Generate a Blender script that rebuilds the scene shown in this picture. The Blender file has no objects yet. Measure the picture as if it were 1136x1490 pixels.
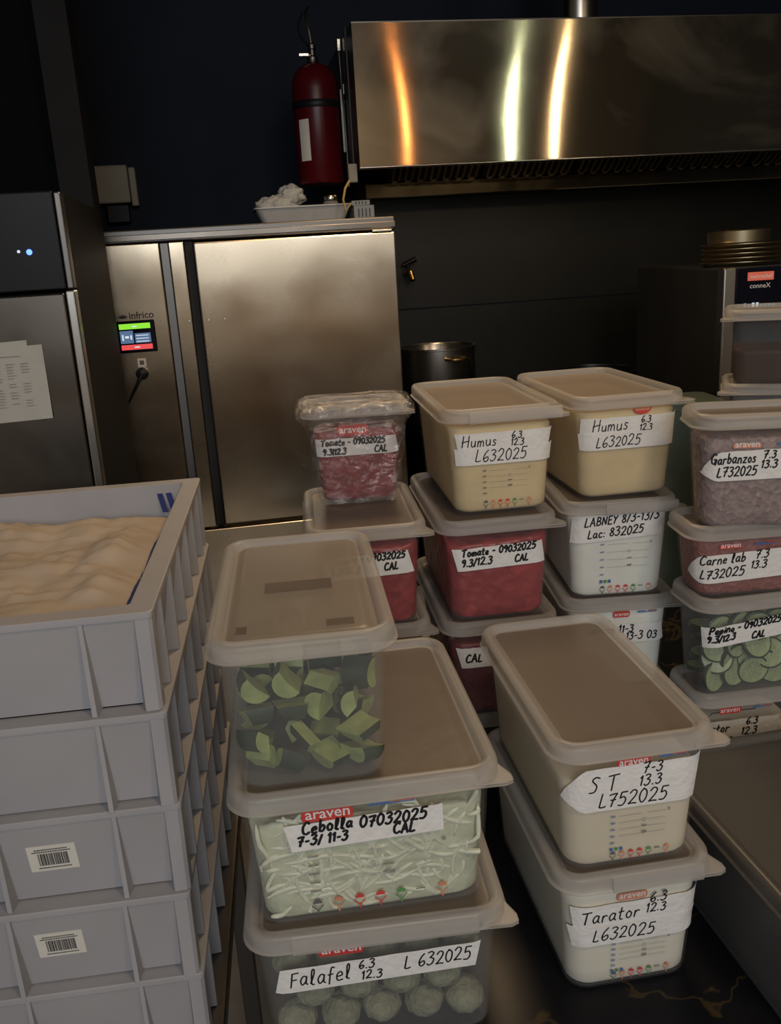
import bpy, math, random
import mathutils
from mathutils import Vector, Matrix, noise as mnoise
R = random.Random(7)
scn = bpy.context.scene
COL = scn.collection
PI = math.pi

# ------------------------------------------------------------------ camera
F, PITCH, ROLL, CAMH = 1296.3, 0.277536, -0.060934, 0.78975
fw = Vector((0, math.cos(PITCH), -math.sin(PITCH)))
up0 = Vector((0, math.sin(PITCH), math.cos(PITCH)))
rt0 = Vector((1, 0, 0))
rt = rt0 * math.cos(ROLL) + up0 * math.sin(ROLL)
up = -rt0 * math.sin(ROLL) + up0 * math.cos(ROLL)
cd = bpy.data.cameras.new('camera')
cam = bpy.data.objects.new('camera', cd)
COL.objects.link(cam)
m = Matrix((rt, up, -fw)).transposed().to_4x4()
m.translation = (0, 0, CAMH)
cam.matrix_world = m
cd.sensor_fit = 'VERTICAL'
cd.sensor_height = 24.0
cd.lens = 24.0 * F / 1490
cd.clip_start = 0.02
scn.camera = cam

# the room is turned against the camera: u runs along the back wall, v into it
WY = 0.1622021


def uv(u, v, z=0.0):
    return Vector((u * math.cos(WY) - v * math.sin(WY), u * math.sin(WY) + v * math.cos(WY), z))


# ------------------------------------------------------------------ light, world, exposure
vs = scn.view_settings
scn.display_settings.display_device = 'sRGB'
vs.view_transform = 'Standard'
vs.look = 'None'
vs.gamma = 1
vs.use_curve_mapping = False
vs.exposure = 0.0
scn.cycles.use_denoising = True
scn.cycles.transparent_max_bounces = 32
scn.cycles.max_bounces = 10
scn.cycles.caustics_reflective = False
scn.cycles.caustics_refractive = False

w = bpy.data.worlds.new('world')
scn.world = w
w.use_nodes = True
w.node_tree.nodes['Background'].inputs[0].default_value = (0.02, 0.025, 0.035, 1)
w.node_tree.nodes['Background'].inputs[1].default_value = 0.3


def area(name, loc, target, sx, sy, power, color, spread=PI):
    l = bpy.data.lights.new(name, 'AREA')
    l.shape = 'RECTANGLE'
    l.size, l.size_y, l.energy, l.color, l.spread = sx, sy, power, color, spread
    o = bpy.data.objects.new(name, l)
    o.location = loc
    o.rotation_euler = (Vector(target) - Vector(loc)).to_track_quat('-Z', 'Y').to_euler()
    COL.objects.link(o)
    return o


def point(name, loc, power, color, radius):
    l = bpy.data.lights.new(name, 'POINT')
    l.energy, l.color, l.shadow_soft_size = power, color, radius
    o = bpy.data.objects.new(name, l)
    o.location = loc
    COL.objects.link(o)
    return o


# daylight through the window behind the camera, a warm ceiling lamp over the pass, and added fills
area('window_daylight', uv(-0.25, -2.9, 1.66), (0.1, 1.1, 0.25), 2.2, 1.0, 56, (0.82, 0.91, 1.0))
area('crate_side_fill', (0.66, -0.30, 1.80), (0.0, 1.05, 0.35), 0.2, 0.2, 7, (1.0, 0.76, 0.50))  # added fill that warms the right faces of the crates
area('ceiling_lamp_warm', (0.20, 1.90, 1.62), (0.1, 1.3, 0.4), 0.4, 0.4, 9, (1.0, 0.70, 0.40))
area('filter_rib_fill', uv(0.95, 2.80, 1.34), uv(0.95, 3.3, 1.0), 0.5, 0.05, 1.1, (1.0, 0.72, 0.38))  # added out of sight inside the hood to brighten the filter ribs
area('chiller_mirror_fill', uv(0.0, -2.5, 2.2), uv(0.0, -2.9, 0), 2.2, 0.3, 22, (1.0, 0.76, 0.50))  # added fill: lights the room wall that the chiller door mirrors
# lamps behind the hood's streaks, stretched into upright strips so these run full height
area('streak_lamp_warm', uv(1.74, 0.63, 1.42), (-0.25, 1.3, 1.42), 0.018, 0.50, 2.6, (1.0, 0.70, 0.40))
area('pendant_lamp_orange', (1.45, -0.96, 1.60), uv(0.5, 2.62, 1.2), 0.012, 0.60, 1.3, (1.0, 0.36, 0.10))
area('pendant_lamp_white', (2.20, -0.75, 1.60), uv(0.9, 2.62, 1.2), 0.018, 0.60, 2.0, (0.88, 1.0, 0.72))


# ------------------------------------------------------------------ materials
def mat(name, col, rough=0.5, metal=0.0, var=0.0, vscale=20, bump=0.0, bscale=60, spec=0.5, coat=0.0, stretch=None,
        col2=None, voro=False, sss=0.0, aniso=0.0, rvar=0.0):
    mt = bpy.data.materials.new(name)
    mt.use_nodes = True
    nt = mt.node_tree
    b = nt.nodes['Principled BSDF']
    b.inputs['Base Color'].default_value = (*col, 1)
    b.inputs['Roughness'].default_value = rough
    b.inputs['Metallic'].default_value = metal
    b.inputs['Specular IOR Level'].default_value = spec
    b.inputs['Coat Weight'].default_value = coat
    if sss:
        b.inputs['Subsurface Weight'].default_value = sss
        b.inputs['Subsurface Radius'].default_value = (0.01, 0.008, 0.006)
        b.inputs['Subsurface Scale'].default_value = 1.0
    if var or bump or col2 or rvar:
        tc = nt.nodes.new('ShaderNodeTexCoord')
        mp = nt.nodes.new('ShaderNodeMapping')
        if stretch:
            mp.inputs['Scale'].default_value = stretch
        nt.links.new(tc.outputs['Object'], mp.inputs['Vector'])
    if var or col2:
        if voro:
            n = nt.nodes.new('ShaderNodeTexVoronoi')
            n.inputs['Scale'].default_value = vscale
            out = n.outputs['Color']
        else:
            n = nt.nodes.new('ShaderNodeTexNoise')
            n.inputs['Scale'].default_value = vscale
            n.inputs['Detail'].default_value = 4
            out = n.outputs['Fac']
        nt.links.new(mp.outputs[0], n.inputs['Vector'])
        rp = nt.nodes.new('ShaderNodeValToRGB')
        c2 = col2 if col2 else tuple(min(1, c * (1 + var)) for c in col)
        c1 = col if col2 else tuple(c * (1 - var) for c in col)
        rp.color_ramp.elements[0].color = (*c1, 1)
        rp.color_ramp.elements[1].color = (*c2, 1)
        rp.color_ramp.elements[0].position = 0.3 if not voro else 0.05
        rp.color_ramp.elements[1].position = 0.7 if not voro else 0.95
        nt.links.new(out, rp.inputs[0])
        nt.links.new(rp.outputs[0], b.inputs['Base Color'])
    if rvar:
        n3 = nt.nodes.new('ShaderNodeTexNoise')
        n3.inputs['Scale'].default_value = 4
        n3.inputs['Detail'].default_value = 5
        nt.links.new(mp.outputs[0], n3.inputs['Vector'])
        mr = nt.nodes.new('ShaderNodeMapRange')
        mr.inputs[1].default_value, mr.inputs[2].default_value = 0.3, 0.7
        mr.inputs[3].default_value, mr.inputs[4].default_value = rough - rvar, rough + rvar
        nt.links.new(n3.outputs['Fac'], mr.inputs[0])
        nt.links.new(mr.outputs[0], b.inputs['Roughness'])
    if bump:
        n2 = nt.nodes.new('ShaderNodeTexVoronoi' if voro else 'ShaderNodeTexNoise')
        n2.inputs['Scale'].default_value = bscale
        nt.links.new(mp.outputs[0], n2.inputs['Vector'])
        bp = nt.nodes.new('ShaderNodeBump')
        bp.inputs['Strength'].default_value = bump
        bp.inputs['Distance'].default_value = 0.01
        nt.links.new(n2.outputs[0], bp.inputs['Height'])
        nt.links.new(bp.outputs[0], b.inputs['Normal'])
    return mt


def clear(name, col, rough, fac, tint=(1, 1, 1), trans=0.3, spec=0.5, bump=0.0, bscale=40, metal=0.0):
    """milky plastic: a share of the light goes straight through, the rest meets a cloudy plastic"""
    mt = bpy.data.materials.new(name)
    mt.use_nodes = True
    nt = mt.node_tree
    b = nt.nodes['Principled BSDF']
    b.inputs['Base Color'].default_value = (*col, 1)
    b.inputs['Roughness'].default_value = rough
    b.inputs['Specular IOR Level'].default_value = spec
    b.inputs['Metallic'].default_value = metal
    out = nt.nodes['Material Output']
    tl = nt.nodes.new('ShaderNodeBsdfTranslucent')
    tl.inputs[0].default_value = (*col, 1)
    m1 = nt.nodes.new('ShaderNodeMixShader')
    m1.inputs[0].default_value = trans
    nt.links.new(b.outputs[0], m1.inputs[1])
    nt.links.new(tl.outputs[0], m1.inputs[2])
    tr = nt.nodes.new('ShaderNodeBsdfTransparent')
    tr.inputs[0].default_value = (*tint, 1)
    m2 = nt.nodes.new('ShaderNodeMixShader')
    m2.inputs[0].default_value = fac
    nt.links.new(tr.outputs[0], m2.inputs[1])
    nt.links.new(m1.outputs[0], m2.inputs[2])
    nt.links.new(m2.outputs[0], out.inputs['Surface'])
    if bump:
        tc = nt.nodes.new('ShaderNodeTexCoord')
        n2 = nt.nodes.new('ShaderNodeTexNoise')
        n2.inputs['Scale'].default_value = bscale
        n2.inputs['Detail'].default_value = 6
        n2.inputs['Distortion'].default_value = 2.5
        nt.links.new(tc.outputs['Object'], n2.inputs['Vector'])
        bp = nt.nodes.new('ShaderNodeBump')
        bp.inputs['Strength'].default_value = bump
        bp.inputs['Distance'].default_value = 0.02
        nt.links.new(n2.outputs[0], bp.inputs['Height'])
        nt.links.new(bp.outputs[0], b.inputs['Normal'])
    return mt


def emit(name, col, s):
    mt = bpy.data.materials.new(name)
    mt.use_nodes = True
    nt = mt.node_tree
    b = nt.nodes['Principled BSDF']
    b.inputs['Base Color'].default_value = (*[c * 0.2 for c in col], 1)
    b.inputs['Emission Color'].default_value = (*col, 1)
    b.inputs['Emission Strength'].default_value = s
    return mt


def steel(name, col, rough, brush_axis, aniso=0.0, warp=0.0, wscale=2.0, rot=0.0, grain=0.03, tangent='Z', smudge=0.0, haze=0.0):
    """brushed stainless steel: fine grain along one axis, a gentle warp of the sheet"""
    mt = bpy.data.materials.new(name)
    mt.use_nodes = True
    nt = mt.node_tree
    b = nt.nodes['Principled BSDF']
    b.inputs['Base Color'].default_value = (*col, 1)
    b.inputs['Metallic'].default_value = 1
    b.inputs['Roughness'].default_value = rough
    b.inputs['Anisotropic'].default_value = aniso
    b.inputs['Anisotropic Rotation'].default_value = rot
    tc = nt.nodes.new('ShaderNodeTexCoord')
    mp = nt.nodes.new('ShaderNodeMapping')
    mp.inputs['Scale'].default_value = {'x': (3, 300, 300), 'z': (300, 300, 3)}[brush_axis]
    nt.links.new(tc.outputs['Object'], mp.inputs['Vector'])
    n = nt.nodes.new('ShaderNodeTexNoise')
    n.inputs['Scale'].default_value = 1
    n.inputs['Detail'].default_value = 3
    nt.links.new(mp.outputs[0], n.inputs['Vector'])
    bp = nt.nodes.new('ShaderNodeBump')
    bp.inputs['Strength'].default_value = grain
    bp.inputs['Distance'].default_value = 0.002
    nt.links.new(n.outputs['Fac'], bp.inputs['Height'])
    last = bp
    if warp:
        n2 = nt.nodes.new('ShaderNodeTexNoise')
        n2.inputs['Scale'].default_value = wscale
        n2.inputs['Detail'].default_value = 1
        nt.links.new(tc.outputs['Object'], n2.inputs['Vector'])
        bp2 = nt.nodes.new('ShaderNodeBump')
        bp2.inputs['Strength'].default_value = warp
        bp2.inputs['Distance'].default_value = 0.05
        nt.links.new(n2.outputs['Fac'], bp2.inputs['Height'])
        nt.links.new(bp2.outputs[0], bp.inputs['Normal'])
    nt.links.new(bp.outputs[0], b.inputs['Normal'])
    if aniso:
        tg = nt.nodes.new('ShaderNodeVectorTransform')
        tg.vector_type, tg.convert_from, tg.convert_to = 'VECTOR', 'OBJECT', 'WORLD'
        tg.inputs[0].default_value = (0, 0, 1) if tangent == 'Z' else (1, 0, 0)
        nt.links.new(tg.outputs[0], b.inputs['Tangent'])
    n3 = nt.nodes.new('ShaderNodeTexNoise')
    n3.inputs['Scale'].default_value = 5
    n3.inputs['Detail'].default_value = 6
    n3.inputs['Distortion'].default_value = 0.3
    nt.links.new(tc.outputs['Object'], n3.inputs['Vector'])
    mr = nt.nodes.new('ShaderNodeMapRange')
    mr.inputs[1].default_value, mr.inputs[2].default_value = 0.35, 0.75
    mr.inputs[3].default_value, mr.inputs[4].default_value = rough * (1 - smudge), rough * (1 + smudge)
    nt.links.new(n3.outputs['Fac'], mr.inputs[0])
    nt.links.new(mr.outputs[0], b.inputs['Roughness'])
    if haze:
        g = nt.nodes.new('ShaderNodeBsdfPrincipled')
        g.inputs['Base Color'].default_value = (*col, 1)
        g.inputs['Metallic'].default_value = 1
        g.inputs['Roughness'].default_value = 0.55
        n4 = nt.nodes.new('ShaderNodeTexNoise')
        n4.inputs['Scale'].default_value = 2.2
        n4.inputs['Detail'].default_value = 7
        n4.inputs['Distortion'].default_value = 1.6
        nt.links.new(tc.outputs['Object'], n4.inputs['Vector'])
        m4 = nt.nodes.new('ShaderNodeMapRange')
        m4.inputs[1].default_value, m4.inputs[2].default_value = 0.48, 0.70
        m4.inputs[3].default_value, m4.inputs[4].default_value = haze * 0.2, haze
        nt.links.new(n4.outputs['Fac'], m4.inputs[0])
        mx = nt.nodes.new('ShaderNodeMixShader')
        nt.links.new(m4.outputs[0], mx.inputs[0])
        nt.links.new(b.outputs[0], mx.inputs[1])
        nt.links.new(g.outputs[0], mx.inputs[2])
        nt.links.new(mx.outputs[0], nt.nodes['Material Output'].inputs['Surface'])
    return mt


M = {}
M['wall'] = mat('dark_blue_wall_paint', (0.010, 0.014, 0.024), 0.75, var=0.15, vscale=3, spec=0.2)
M['black_paint'] = mat('black_paint', (0.008, 0.008, 0.009), 0.6, var=0.2, vscale=6, spec=0.12)
M['void'] = mat('unlit_void_black', (0.003, 0.003, 0.004), 0.8, var=0.1, spec=0.1)  # near-black colour standing in for the unlit space above the fridge
M['splash'] = mat('dark_backsplash_sheet', (0.016, 0.014, 0.010), 0.45, var=0.3, vscale=3, spec=0.3)
M['floor'] = mat('grey_floor_tiles', (0.30, 0.27, 0.23), 0.5, var=0.2, vscale=5)
M['ceil'] = mat('dark_ceiling_paint', (0.03, 0.028, 0.026), 0.8, var=0.1)
M['roomwall'] = mat('room_wall_paint', (0.42, 0.36, 0.28), 0.8, var=0.15, vscale=2)
M['steel_door'] = steel('brushed_steel_chiller', (0.82, 0.68, 0.50), 0.27, 'z', aniso=0.75, tangent='X', warp=0.06, wscale=3.0, grain=0.02, smudge=0.2)
M['steel_fridge'] = steel('brushed_steel_fridge', (0.16, 0.138, 0.115), 0.30, 'z', warp=0.05, wscale=2, grain=0.02, smudge=0.2)
M['steel_hood'] = steel('brushed_steel_hood', (0.50, 0.44, 0.34), 0.115, 'x', aniso=1.0, warp=0.03, wscale=2.2, grain=0.006, tangent='Z', smudge=0.15, haze=0.22)
M['steel'] = steel('plain_steel', (0.55, 0.52, 0.47), 0.25, 'z', grain=0.01)
M['steel_dark'] = steel('dark_steel', (0.16, 0.15, 0.14), 0.4, 'x', grain=0.02)
M['brass'] = mat('worn_brass', (0.50, 0.36, 0.14), 0.3, 1.0, var=0.2)
M['plate_metal'] = mat('pale_gold_pan_metal', (0.50, 0.42, 0.28), 0.35, 1.0, var=0.15, vscale=8)
M['rib_metal'] = mat('filter_rib_metal', (0.72, 0.60, 0.42), 0.38, 1.0, var=0.1)
M['black_plastic'] = mat('black_plastic', (0.009, 0.009, 0.010), 0.4, var=0.2, spec=0.2)
M['black_gloss'] = mat('black_glass', (0.004, 0.005, 0.012), 0.12, var=0.1)
M['black_side'] = mat('charcoal_oven_side', (0.020, 0.020, 0.021), 0.5, var=0.2, vscale=6)
M['gasket'] = mat('dark_rubber_gasket', (0.012, 0.011, 0.010), 0.7, var=0.2)
M['red_paint'] = mat('red_cylinder_paint', (0.085, 0.004, 0.007), 0.32, var=0.12, vscale=5, spec=0.25)
M['beige'] = mat('beige_plastic', (0.27, 0.245, 0.20), 0.6, var=0.06)
M['tray_white'] = mat('white_tray_plastic', (0.62, 0.60, 0.57), 0.45, var=0.05)
M['cloth_white'] = mat('white_cloth', (0.62, 0.60, 0.55), 0.95, var=0.12, vscale=30, bump=0.4, bscale=120)
M['paper'] = mat('paper', (0.55, 0.53, 0.48), 0.9, var=0.04)
M['tape'] = mat('white_paper_tape', (0.80, 0.78, 0.76), 0.75, var=0.04, vscale=60, bump=0.15, bscale=150)
M['ink'] = mat('black_marker_ink', (0.010, 0.010, 0.013), 0.6, var=0.2)
M['print_grey'] = mat('grey_print', (0.12, 0.12, 0.13), 0.7, var=0.1)
M['print_pale'] = mat('pale_grey_print', (0.30, 0.29, 0.28), 0.7, var=0.1)
M['print_red'] = mat('red_print', (0.62, 0.06, 0.05), 0.5, var=0.06)
M['print_orange'] = mat('orange_print', (0.65, 0.25, 0.15), 0.6, var=0.06)
M['print_green'] = mat('green_print', (0.10, 0.28, 0.08), 0.6, var=0.06)
M['print_blue'] = mat('blue_print', (0.06, 0.16, 0.42), 0.6, var=0.06)
M['print_white'] = mat('white_print', (0.80, 0.76, 0.74), 0.6, var=0.03)
M['body'] = clear('milky_clear_tub_plastic', (0.60, 0.60, 0.60), 0.28, 0.065, tint=(0.985, 0.985, 0.985))
M['body_clear'] = clear('clear_tub_plastic', (0.55, 0.56, 0.57), 0.22, 0.11, tint=(0.985, 0.985, 0.985))
M['lid'] = clear('milky_lid_plastic', (0.70, 0.67, 0.64), 0.32, 0.45, trans=0.35, bump=0.03, bscale=12)
M['lid_panel_light'] = clear('pale_lid_panel_plastic', (0.46, 0.405, 0.35), 0.34, 0.66, trans=0.35)
M['lid_panel'] = clear('thin_lid_panel_plastic', (0.28, 0.232, 0.195), 0.34, 0.74, trans=0.35, bump=0.03, bscale=12)
M['lid_smoky'] = clear('smoky_lid_plastic', (0.12, 0.11, 0.10), 0.35, 0.72, trans=0.2)
M['wrap'] = clear('cling_film', (0.86, 0.82, 0.82), 0.18, 0.18, trans=0.0, spec=1.0, bump=1.0, bscale=20, metal=0.8)
M['crate'] = mat('white_crate_plastic', (0.38, 0.37, 0.385), 0.5, var=0.05, vscale=9, bump=0.05, bscale=30)
M['dough_cloth'] = mat('cream_linen_cloth', (0.44, 0.37, 0.30), 0.95, var=0.06, vscale=10, bump=0.12, bscale=45)
M['cloth_blue'] = mat('navy_cloth_stripe', (0.03, 0.04, 0.17), 0.9, var=0.1)
M['hummus'] = mat('hummus_paste', (0.72, 0.57, 0.32), 0.7, var=0.07, vscale=25, bump=0.1)
M['tarator'] = mat('white_yogurt_sauce', (0.80, 0.76, 0.64), 0.6, var=0.03, vscale=15)
M['labneh'] = mat('white_cheese', (0.86, 0.87, 0.79), 0.6, var=0.05, vscale=18, bump=0.1)
M['cream'] = mat('ivory_sauce', (0.72, 0.64, 0.49), 0.6, var=0.04, vscale=15)
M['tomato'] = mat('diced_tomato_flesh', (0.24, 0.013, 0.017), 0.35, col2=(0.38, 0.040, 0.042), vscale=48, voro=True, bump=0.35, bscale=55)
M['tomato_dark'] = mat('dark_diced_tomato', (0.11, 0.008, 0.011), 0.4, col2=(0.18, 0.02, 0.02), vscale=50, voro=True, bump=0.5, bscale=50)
M['mince'] = mat('minced_meat', (0.24, 0.072, 0.06), 0.6, col2=(0.32, 0.12, 0.105), vscale=140, voro=True, bump=0.3, bscale=140)
M['chickpea'] = mat('soaked_chickpea_mix', (0.20, 0.135, 0.135), 0.6, col2=(0.37, 0.275, 0.26), vscale=150, voro=True, bump=0.22, bscale=150)
M['onion'] = mat('shredded_onion', (0.56, 0.59, 0.44), 0.45, var=0.14, vscale=45, bump=0.3, bscale=60)
M['onion_shred'] = mat('onion_strand', (0.70, 0.72, 0.57), 0.35, var=0.10, vscale=50)
M['flesh'] = mat('cucumber_flesh', (0.36, 0.43, 0.16), 0.45, var=0.2, vscale=60, bump=0.1)
M['skin'] = mat('cucumber_skin', (0.022, 0.040, 0.018), 0.35, var=0.4, vscale=60)
M['slice_flesh'] = mat('cucumber_slice_flesh', (0.38, 0.46, 0.24), 0.4, var=0.15, vscale=90)
M['slice_core'] = mat('cucumber_seed_core', (0.26, 0.34, 0.17), 0.35, col2=(0.44, 0.50, 0.30), vscale=260, voro=True)
M['falafel'] = mat('raw_falafel_mix', (0.24, 0.245, 0.16), 0.8, var=0.25, vscale=60, bump=0.5, bscale=120)
M['brown_sauce'] = mat('brown_sauce', (0.045, 0.018, 0.007), 0.5, var=0.1, spec=0.2)
M['grey_food'] = mat('pale_mixed_leftovers', (0.42, 0.38, 0.30), 0.6, col2=(0.16, 0.14, 0.12), vscale=30, voro=True, bump=0.4, bscale=30)
M['dark_food'] = mat('dark_stew', (0.035, 0.032, 0.03), 0.6, var=0.3, vscale=20)
M['screen_green'] = emit('green_screen_bar', (0.35, 1.0, 0.05), 0.75)
M['screen_red'] = emit('red_screen_bar', (1.0, 0.10, 0.10), 0.75)
M['screen_blue'] = emit('blue_screen_area', (0.25, 0.45, 0.8), 0.30)
M['screen_white'] = emit('white_screen_sign', (0.8, 0.9, 1.0), 0.8)
M['led_blue'] = emit('blue_led', (0.05, 0.12, 1.0), 6.0)
M['logo_red_lit'] = emit('red_oven_sign', (0.9, 0.17, 0.10), 0.45)
M['label_white'] = mat('white_sticker', (0.72, 0.69, 0.62), 0.6, var=0.03)
M['amber'] = mat('amber_warning_sticker', (0.60, 0.40, 0.12), 0.5, var=0.1)
M['greenish'] = clear('greenish_tub_plastic', (0.26, 0.32, 0.27), 0.3, 0.6)


def marble():
    mt = mat('black_marble_with_gold_veins', (0.008, 0.008, 0.010), 0.28, var=0.1, spec=0.15)
    nt = mt.node_tree
    b = nt.nodes['Principled BSDF']
    for l in list(b.inputs['Base Color'].links):
        nt.links.remove(l)
    tc = nt.nodes.new('ShaderNodeTexCoord')
    n = nt.nodes.new('ShaderNodeTexNoise')
    n.inputs['Scale'].default_value = 3.2
    n.inputs['Detail'].default_value = 5
    n.inputs['Distortion'].default_value = 1.2
    nt.links.new(tc.outputs['Object'], n.inputs['Vector'])
    rp = nt.nodes.new('ShaderNodeValToRGB')
    e = rp.color_ramp.elements
    e[0].position, e[0].color = 0.492, (0.008, 0.008, 0.010, 1)
    e[1].position, e[1].color = 0.508, (0.008, 0.008, 0.010, 1)
    k = e.new(0.50)
    k.color = (0.05, 0.034, 0.016, 1)
    nt.links.new(n.outputs['Fac'], rp.inputs[0])
    nt.links.new(rp.outputs[0], b.inputs['Base Color'])
    return mt


M['marble'] = marble()


# ------------------------------------------------------------------ mesh helpers
class MB:
    def __init__(s):
        s.v, s.f, s.mi, s.k = [], [], [], 0

    def add(s, vs_, fs):
        o = len(s.v)
        s.v += [tuple(p) for p in vs_]
        for f in fs:
            s.f.append(tuple(i + o for i in f))
            s.mi.append(s.k)

    def loft(s, rings, cap0=True, cap1=True, loop=False):
        n = len(rings[0])
        fs = []
        N = len(rings)
        for a in range(N if loop else N - 1):
            b = (a + 1) % N
            for i in range(n):
                j = (i + 1) % n
                fs.append((a * n + i, a * n + j, b * n + j, b * n + i))
        if not loop and cap0:
            fs.append(tuple(range(n - 1, -1, -1)))
        if not loop and cap1:
            fs.append(tuple((N - 1) * n + i for i in range(n)))
        s.add([p for r in rings for p in r], fs)

    def box(s, c, d, bev=0.0, r=None):
        """box at centre c, full size d, with small bevels"""
        hx, hy, hz = d[0] / 2, d[1] / 2, d[2] / 2
        bev = min(bev, hx * .9, hy * .9, hz * .9)
        if bev <= 0:
            rings = [[(c[0] + x, c[1] + y, c[2] + z) for x, y in ((-hx, -hy), (hx, -hy), (hx, hy), (-hx, hy))] for z in (-hz, hz)]
            s.loft(rings)
            return
        r = r if r else bev
        r = min(r, hx * .95, hy * .95)
        rings = []
        for z, i in ((-hz, bev), (-hz + bev * .3, bev * .3), (-hz + bev, 0), (hz - bev, 0), (hz - bev * .3, bev * .3), (hz, bev)):
            rings.append(rr(hx - i, hy - i, max(r - i, 1e-4), c[2] + z, 3, c[0], c[1]))
        s.loft(rings)

    def tube(s, pts, rad, n=8, cap=True):
        pts = [Vector(p) for p in pts]
        rings = []
        prev = None
        for i, p in enumerate(pts):
            t = (pts[min(i + 1, len(pts) - 1)] - pts[max(i - 1, 0)]).normalized()
            a = prev if prev else (Vector((0, 0, 1)) if abs(t.z) < .9 else Vector((1, 0, 0)))
            x = (a - t * a.dot(t)).normalized()
            prev = x
            y = t.cross(x)
            rd = rad[i] if isinstance(rad, (list, tuple)) else rad
            rings.append([p + (x * math.cos(2 * PI * k / n) + y * math.sin(2 * PI * k / n)) * rd for k in range(n)])
        s.loft(rings, cap, cap)

    def lathe(s, prof, n=28, c=(0, 0), cap0=True, cap1=True):
        s.loft([[(c[0] + r * math.cos(2 * PI * k / n), c[1] + r * math.sin(2 * PI * k / n), z) for k in range(n)] for r, z in prof], cap0, cap1)

    def build(s, name, mats, parent=None, loc=None, rotz=0.0, smooth=True, angle=38, kind=None):
        me = bpy.data.meshes.new(name)
        me.from_pydata(s.v, [], s.f)
        if not isinstance(mats, (list, tuple)):
            mats = [mats]
        for q in mats:
            me.materials.append(q)
        if len(mats) > 1:
            me.polygons.foreach_set('material_index', s.mi)
        if smooth:
            me.polygons.foreach_set('use_smooth', [True] * len(me.polygons))
            me.update()
            me.set_sharp_from_angle(angle=math.radians(angle))
        me.update()
        o = bpy.data.objects.new(name, me)
        COL.objects.link(o)
        if parent:
            o.parent = parent
        if loc is not None:
            o.location = loc
        o.rotation_euler.z = rotz
        if kind:
            o['kind'] = kind
        return o


def rr(hx, hy, r, z, n=5, cx=0.0, cy=0.0):
    out = []
    for sx, sy, a0 in ((1, -1, -PI / 2), (1, 1, 0), (-1, 1, PI / 2), (-1, -1, PI)):
        for k in range(n + 1):
            a = a0 + k / n * PI / 2
            out.append((cx + sx * (hx - r) + r * math.cos(a), cy + sy * (hy - r) + r * math.sin(a), z))
    return out


def thing(name, label, cat, loc, rotz=0.0, group=None):
    o = bpy.data.objects.new(name, None)
    o.empty_display_size = 0.05
    COL.objects.link(o)
    o.location = loc
    o.rotation_euler.z = rotz
    return tag(o, label, cat, group)


def tag(o, label, cat, group=None, kind=None):
    o['label'] = label
    o['category'] = cat
    if group:
        o['group'] = group
    if kind:
        o['kind'] = kind
    return o


def bx(name, c, d, mt, parent=None, bev=0.002, **k):
    b = MB()
    b.box(c, d, bev)
    return b.build(name, mt, parent, smooth=False, **k)


def wallbox(name, u0, u1, v0, v1, z0, z1, mt):
    c = uv((u0 + u1) / 2, (v0 + v1) / 2, 0)
    b = MB()
    b.box((0, 0, (z0 + z1) / 2), (u1 - u0, v1 - v0, z1 - z0))
    return b.build(name, mt, None, loc=c, rotz=WY, kind='structure', smooth=False)


# ------------------------------------------------------------------ lettering
_tc = {}


def text_geo(txt, bold=0.0):
    key = (txt, bold)
    if key in _tc:
        return _tc[key]
    cu = bpy.data.curves.new('lettering', 'FONT')
    cu.body = txt
    cu.size = 1.0
    cu.offset = bold
    cu.resolution_u = 3
    cu.fill_mode = 'FRONT'
    o = bpy.data.objects.new('lettering', cu)
    COL.objects.link(o)
    bpy.context.view_layer.update()
    dg = bpy.context.evaluated_depsgraph_get()
    me = bpy.data.meshes.new_from_object(o.evaluated_get(dg))
    vv = [(v.co.x, v.co.y) for v in me.vertices]
    ff = [tuple(p.vertices) for p in me.polygons]
    bpy.data.objects.remove(o)
    bpy.data.curves.remove(cu)
    bpy.data.meshes.remove(me)
    wd = max(p[0] for p in vv) if vv else 0
    _tc[key] = (vv, ff, wd)
    return _tc[key]


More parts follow.
